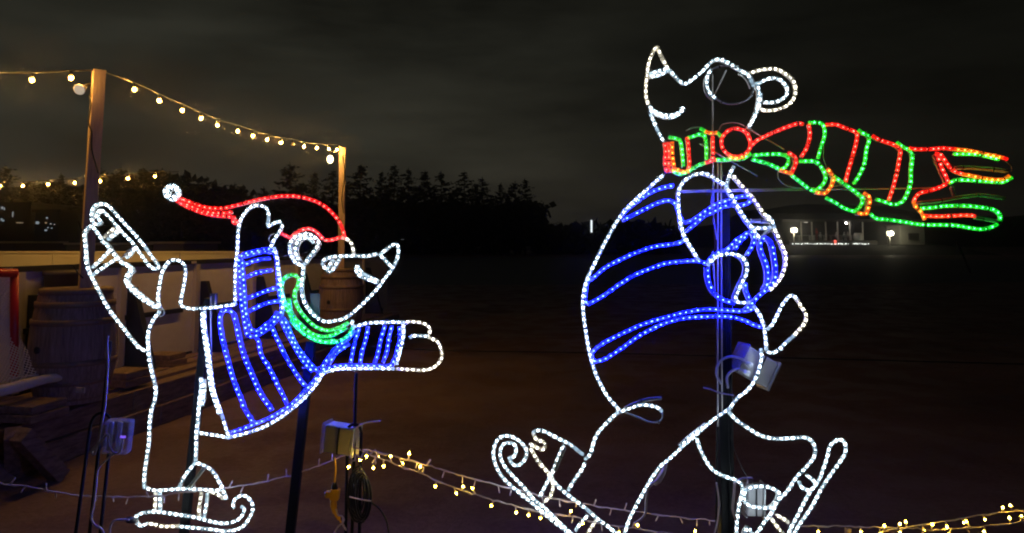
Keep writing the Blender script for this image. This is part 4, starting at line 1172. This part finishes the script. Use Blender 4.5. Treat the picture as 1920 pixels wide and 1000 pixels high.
q = MB(); p = V(1582, 419); sphere(q, Vector((p.x, YV - .8, p.z)), .15, 10, 6); q.build('ceiling_lamp', emis('ceiling_lamp_glow', (1, .9, .75), 28), t)
q = MB(); p = V(1516, 417); q.box((p.x, YV + 1, p.z), (.5, .3, .1)); q.build('ceiling_lamp', emis('dim_ceiling_lamp', (1, .9, .7), .7), t)
for j, (p0, p1, y) in enumerate(((1500, 1524, 439), (1528, 1552, 440), (1560, 1584, 443), (1588, 1602, 444))):
    tt = thing('picnic_table', (V((p0 + p1) / 2, 451).x, YV + .8, DZ), ('pale long table at the left end of the pavilion', 'pale table with people at it in the pavilion', 'pale table near the middle post of the pavilion', 'small pale table at the right of the pavilion')[j], 'table', 'tables in the pavilion')
    a, b = V(p0, y), V(p1, y); mm = mat('pale_table_top', (.6, .6, .58), .5)
    q = MB(); q.box(((a.x + b.x) / 2, YV + .8, DZ + .74), (b.x - a.x, .8, .06)); q.build('table_top', mm, tt)
    for s in (a.x + .15, b.x - .15):
        q = MB(); q.box((s, YV + .8, DZ + .355), (.08, .6, .71)); q.build('leg', mm, tt)

def person(px, Y, z, H, label, jac, face=0, sit=False):
    """one continuous skinned body with hair and jacket as children"""
    x = P(px, 440, Y).x
    root = thing('person', (x, Y, z), label, 'person', 'people in the pavilion')
    s = H / 1.7
    J_ = {'pel': (0, 0, .92, .13), 'wst': (0, 0, 1.08, .12), 'chs': (0, 0, 1.3, .15), 'nek': (0, 0, 1.46, .055), 'hed': (0, -.01, 1.58, .10), 'top': (0, 0, 1.66, .08),
          'sl': (-.18, 0, 1.38, .06), 'el': (-.24, -.02, 1.12, .045), 'wl': (-.2, -.18, .95, .035), 'hl': (-.19, -.25, .93, .03),
          'sr': (.18, 0, 1.38, .06), 'er': (.24, -.02, 1.12, .045), 'wr': (.2, -.18, .95, .035), 'hr': (.19, -.25, .93, .03),
          'tl': (-.1, 0, .86, .09), 'kl': (-.11, -.02, .48, .06), 'al': (-.11, 0, .08, .045), 'fl': (-.11, -.14, .035, .035),
          'tr': (.1, 0, .86, .09), 'kr': (.11, -.02, .48, .06), 'ar': (.11, 0, .08, .045), 'fr': (.11, -.14, .035, .035)}
    if sit:
        for n_ in J_:
            a_ = list(J_[n_])
            if n_[0] in 'kaf' : pass
            else: a_[2] -= .42
            J_[n_] = tuple(a_)
        for sd, sg in (('l', -1), ('r', 1)):
            J_['k' + sd] = (.12 * sg, -.42, .5, .065); J_['a' + sd] = (.12 * sg, -.42, .08, .045); J_['f' + sd] = (.12 * sg, -.55, .035, .035)
    E_ = [('pel', 'wst'), ('wst', 'chs'), ('chs', 'nek'), ('nek', 'hed'), ('hed', 'top'), ('chs', 'sl'), ('sl', 'el'), ('el', 'wl'), ('wl', 'hl'), ('chs', 'sr'), ('sr', 'er'), ('er', 'wr'), ('wr', 'hr'),
          ('pel', 'tl'), ('tl', 'kl'), ('kl', 'al'), ('al', 'fl'), ('pel', 'tr'), ('tr', 'kr'), ('kr', 'ar'), ('ar', 'fr')]
    ks = list(J_); cf, sf = math.cos(face), math.sin(face)
    vs = [((J_[n_][0] * cf - J_[n_][1] * sf) * s, (J_[n_][0] * sf + J_[n_][1] * cf) * s, J_[n_][2] * s) for n_ in ks]
    me = bpy.data.meshes.new('body'); me.from_pydata(vs, [(ks.index(a), ks.index(b)) for a, b in E_], [])
    o = bpy.data.objects.new('body', me); C.objects.link(o); o.parent = root
    sk = o.modifiers.new('skin', 'SKIN')
    for i, n_ in enumerate(ks): me.skin_vertices[0].data[i].radius = (J_[n_][3] * s, J_[n_][3] * s)
    me.skin_vertices[0].data[0].use_root = True
    o.modifiers.new('sub', 'SUBSURF').levels = 1
    me.materials.append(mat('clothed_body', tuple(.5 * c for c in jac), .8))
    dz = -.42 if sit else 0
    q = MB(); base = Vector((x, Y, z))
    q.lathe([(.13 * s, (.98 + dz) * s), (.175 * s, (1.1 + dz) * s), (.2 * s, (1.3 + dz) * s), (.15 * s, (1.42 + dz) * s), (.07 * s, (1.47 + dz) * s)], base, 12)
    q.build('jacket', mat('winter_jacket', jac, .8), root)
    q = MB(); sphere(q, base + Vector((0, 0, (1.61 + dz) * s)), .115 * s, 10, 6); q.build('hat', mat('knit_hat', tuple(min(1, c * 1.2) for c in jac), .9), root)
person(1531, YV + .1, DZ, 1.75, 'person in red winter jacket standing at a table in the pavilion', (.6, .05, .05), .4)
person(1538, YV + .2, DZ, 1.6, 'person in white top sitting beside the red-jacketed one in the pavilion', (.75, .75, .75), -.3, True)
person(1549, YV + .15, DZ, 1.7, 'person in pale grey jacket sitting at the right of the pavilion table', (.6, .62, .65), -1.2, True)
person(1568, YV + .1, DZ, 1.6, 'person in whitish coat sitting by the middle post of the pavilion', (.7, .7, .68), .8, True)
person(1583, YV + .3, DZ, 1.65, 'leftmost of two people in grey sitting right of the middle post', (.35, .35, .36), .2, True)
person(1590, YV + .3, DZ, 1.65, 'rightmost of two people in grey sitting right of the middle post', (.4, .38, .36), -.2, True)
for (px, y, lb) in ((1608, 446, 'white barrel-shaped cooler on the pavilion deck'),):
    p = V(px, 451); q = MB(); q.lathe([(.5, 0), (.62, .15), (.66, .6), (.6, 1.0), (.45, 1.1)], (p.x, YV - .2, DZ), 16)
    tag(q.build('cooler', mat('white_cooler', (.75, .72, .68), .5)), lb, 'cooler')
q = MB(); p = V(1561, 452); q.tube([Vector((p.x, YV - .9, a0.z)), Vector((p.x, YV - .9, a0.z + .35))], .14, 8); sphere(q, Vector((p.x, YV - .9, a0.z + .5)), .2, 10, 6)
tag(q.build('red_beacon', emis('red_glow', (1, .12, .08), 1.6, True)), 'small red glowing light at the foot of the pavilion', 'lamp')
# floodlights on short poles
for px, py, lb in ((1488, 432, 'bright white floodlight on a short pole at the left of the pavilion'), (1668, 438, 'bright white floodlight on a short pole between pavilion and pale shed')):
    p = P(px, py, YV - 2); t = thing('floodlight', (p.x, YV - 2, a0.z * .8), lb, 'floodlight', 'floodlights at the pavilion')
    q = MB(); q.tube([Vector((p.x, YV - 2, a0.z * .75)), Vector((p.x, YV - 2, p.z - .3))], .07, 8); q.build('pole', M_rail, t)
    q = MB(); q.box((p.x, YV - 1.9, p.z), (.8, .3, .7)); q.build('housing', M_rail, t)
    q = MB(); sphere(q, Vector((p.x, YV - 2.5, p.z)), .3, 14, 8); q.build('globe', emis('flood_glow', (1, .9, .6), 32), t)
# row of small white lights along the terrace edge
t = thing('railing_lights', (V(1485, 457).x, YV - 1.1, a0.z), 'row of small white lights strung along the edge of the pavilion terrace', 'string lights')
q = MB(); q.tube([Vector((V(1478, 457).x, YV - 1.1, a0.z + .12)), Vector((V(1625, 458).x, YV - 1.1, a0.z + .1))], .03, 5); q.build('cord', M_cable, t)
rr = random.Random(12); me_l = None
for i in range(46):
    px = 1481 + i * 3.1 + rr.uniform(-.8, .8)
    if 1586 < px < 1592: continue
    if me_l is None:
        q = MB(); sphere(q, Vector((0, 0, 0)), .085, 6, 4); me_l = mesh_of(q, 'small_light', [emis('terrace_light', (.95, 1, .9), 2.2, True)], False)
    put(me_l, 'small_light', t, Vector((V(px, 457).x, YV - 1.15, a0.z + .12 + rr.uniform(-.05, .05))), (0, 0, 0), rr.uniform(.6, 1.2))
# pale shed
t = thing('shed', (V(1703, 458).x, YV - 1, a0.z), 'pale shed with a dark serving opening right of the second floodlight', 'shed')
A, B_ = V(1681, 424), V(1725, 424); mm = mat('shed_siding', (.62, .62, .52), .7, noise=(3, (.5, .5, .42), (1, 1, 4)))
hz_ = A.z - a0.z; W_ = B_.x - A.x
q = MB(); oL, oR, oB, oT = V(1696, 445).x, V(1717, 445).x, V(1700, 451).z, V(1700, 438).z
y_ = YV - 1
for (xa, xb, za, zb) in ((A.x, oL, a0.z, A.z), (oR, B_.x, a0.z, A.z), (oL, oR, a0.z, oB), (oL, oR, oT, A.z)):
    q.box(((xa + xb) / 2, y_, (za + zb) / 2), (xb - xa - .002, .12, zb - za - .002))
q.box((A.x + .06, y_ + 2, (a0.z + A.z) / 2), (.12, 3.8, hz_)); q.box((B_.x - .06, y_ + 2, (a0.z + A.z) / 2), (.12, 3.8, hz_)); q.build('wall', mm, t)
q = MB(); q.box(((A.x + B_.x) / 2, y_ + 2, A.z + .1), (W_ + .6, 4.6, .18)); q.build('roof', mat('shed_roof', (.3, .3, .28), .6), t)
q = MB(); q.box(((oL + oR) / 2, y_ - .15, oB + .03), (oR - oL + .2, .4, .06)); q.build('counter', mm, t)
q = MB(); q.box(((oL + oR) / 2, y_ + 3.8, (a0.z + A.z) / 2), (W_, .1, hz_)); q.build('rear_wall', M_bwall, t)
# tall white tube light in the distance
t = thing('tube_light_pole', (P(1109, 440, 75).x, 75, 0), 'slim pole with a short vertical white tube light far away between the bears', 'lamp')
q = MB(); a = P(1109, 436, 75); q.tube([Vector((a.x, 75, 0)), a], .05, 6); q.build('pole', M_bwall, t)
q = MB(); q.tube([a, P(1109, 413, 75)], .09, 8); q.build('tube', emis('white_tube', (.85, .95, 1), 1.2), t)
# leaning pole at right
q = MB(); q.tube([G(1820, 512, 0), P(1795, 455, 38)], .05, 6); tag(q.build('leaning_pole', mat('grey_pole', (.1, .1, .1), .7)), 'faint grey pole leaning in the dark field at right', 'pole')

# ------------------------------------------------------------------ thin scattering volume, added to spread halos round the lamps
hz = MB(); hz.box((0, 220, 10.5), (940, 490, 23))
M_halo = bpy.data.materials.new('halo_scatter'); M_halo.use_nodes = True
ht = M_halo.node_tree; ht.nodes.clear()
pv = ht.nodes.new('ShaderNodeVolumePrincipled'); pv.inputs['Density'].default_value = 0.0017; pv.inputs['Anisotropy'].default_value = 0.97
pv.inputs['Color'].default_value = (.95, .96, 1, 1)
ho = ht.nodes.new('ShaderNodeOutputMaterial'); ht.links.new(pv.outputs[0], ho.inputs['Volume'])
tag(hz.build('halo_box', M_halo), kind='stuff')
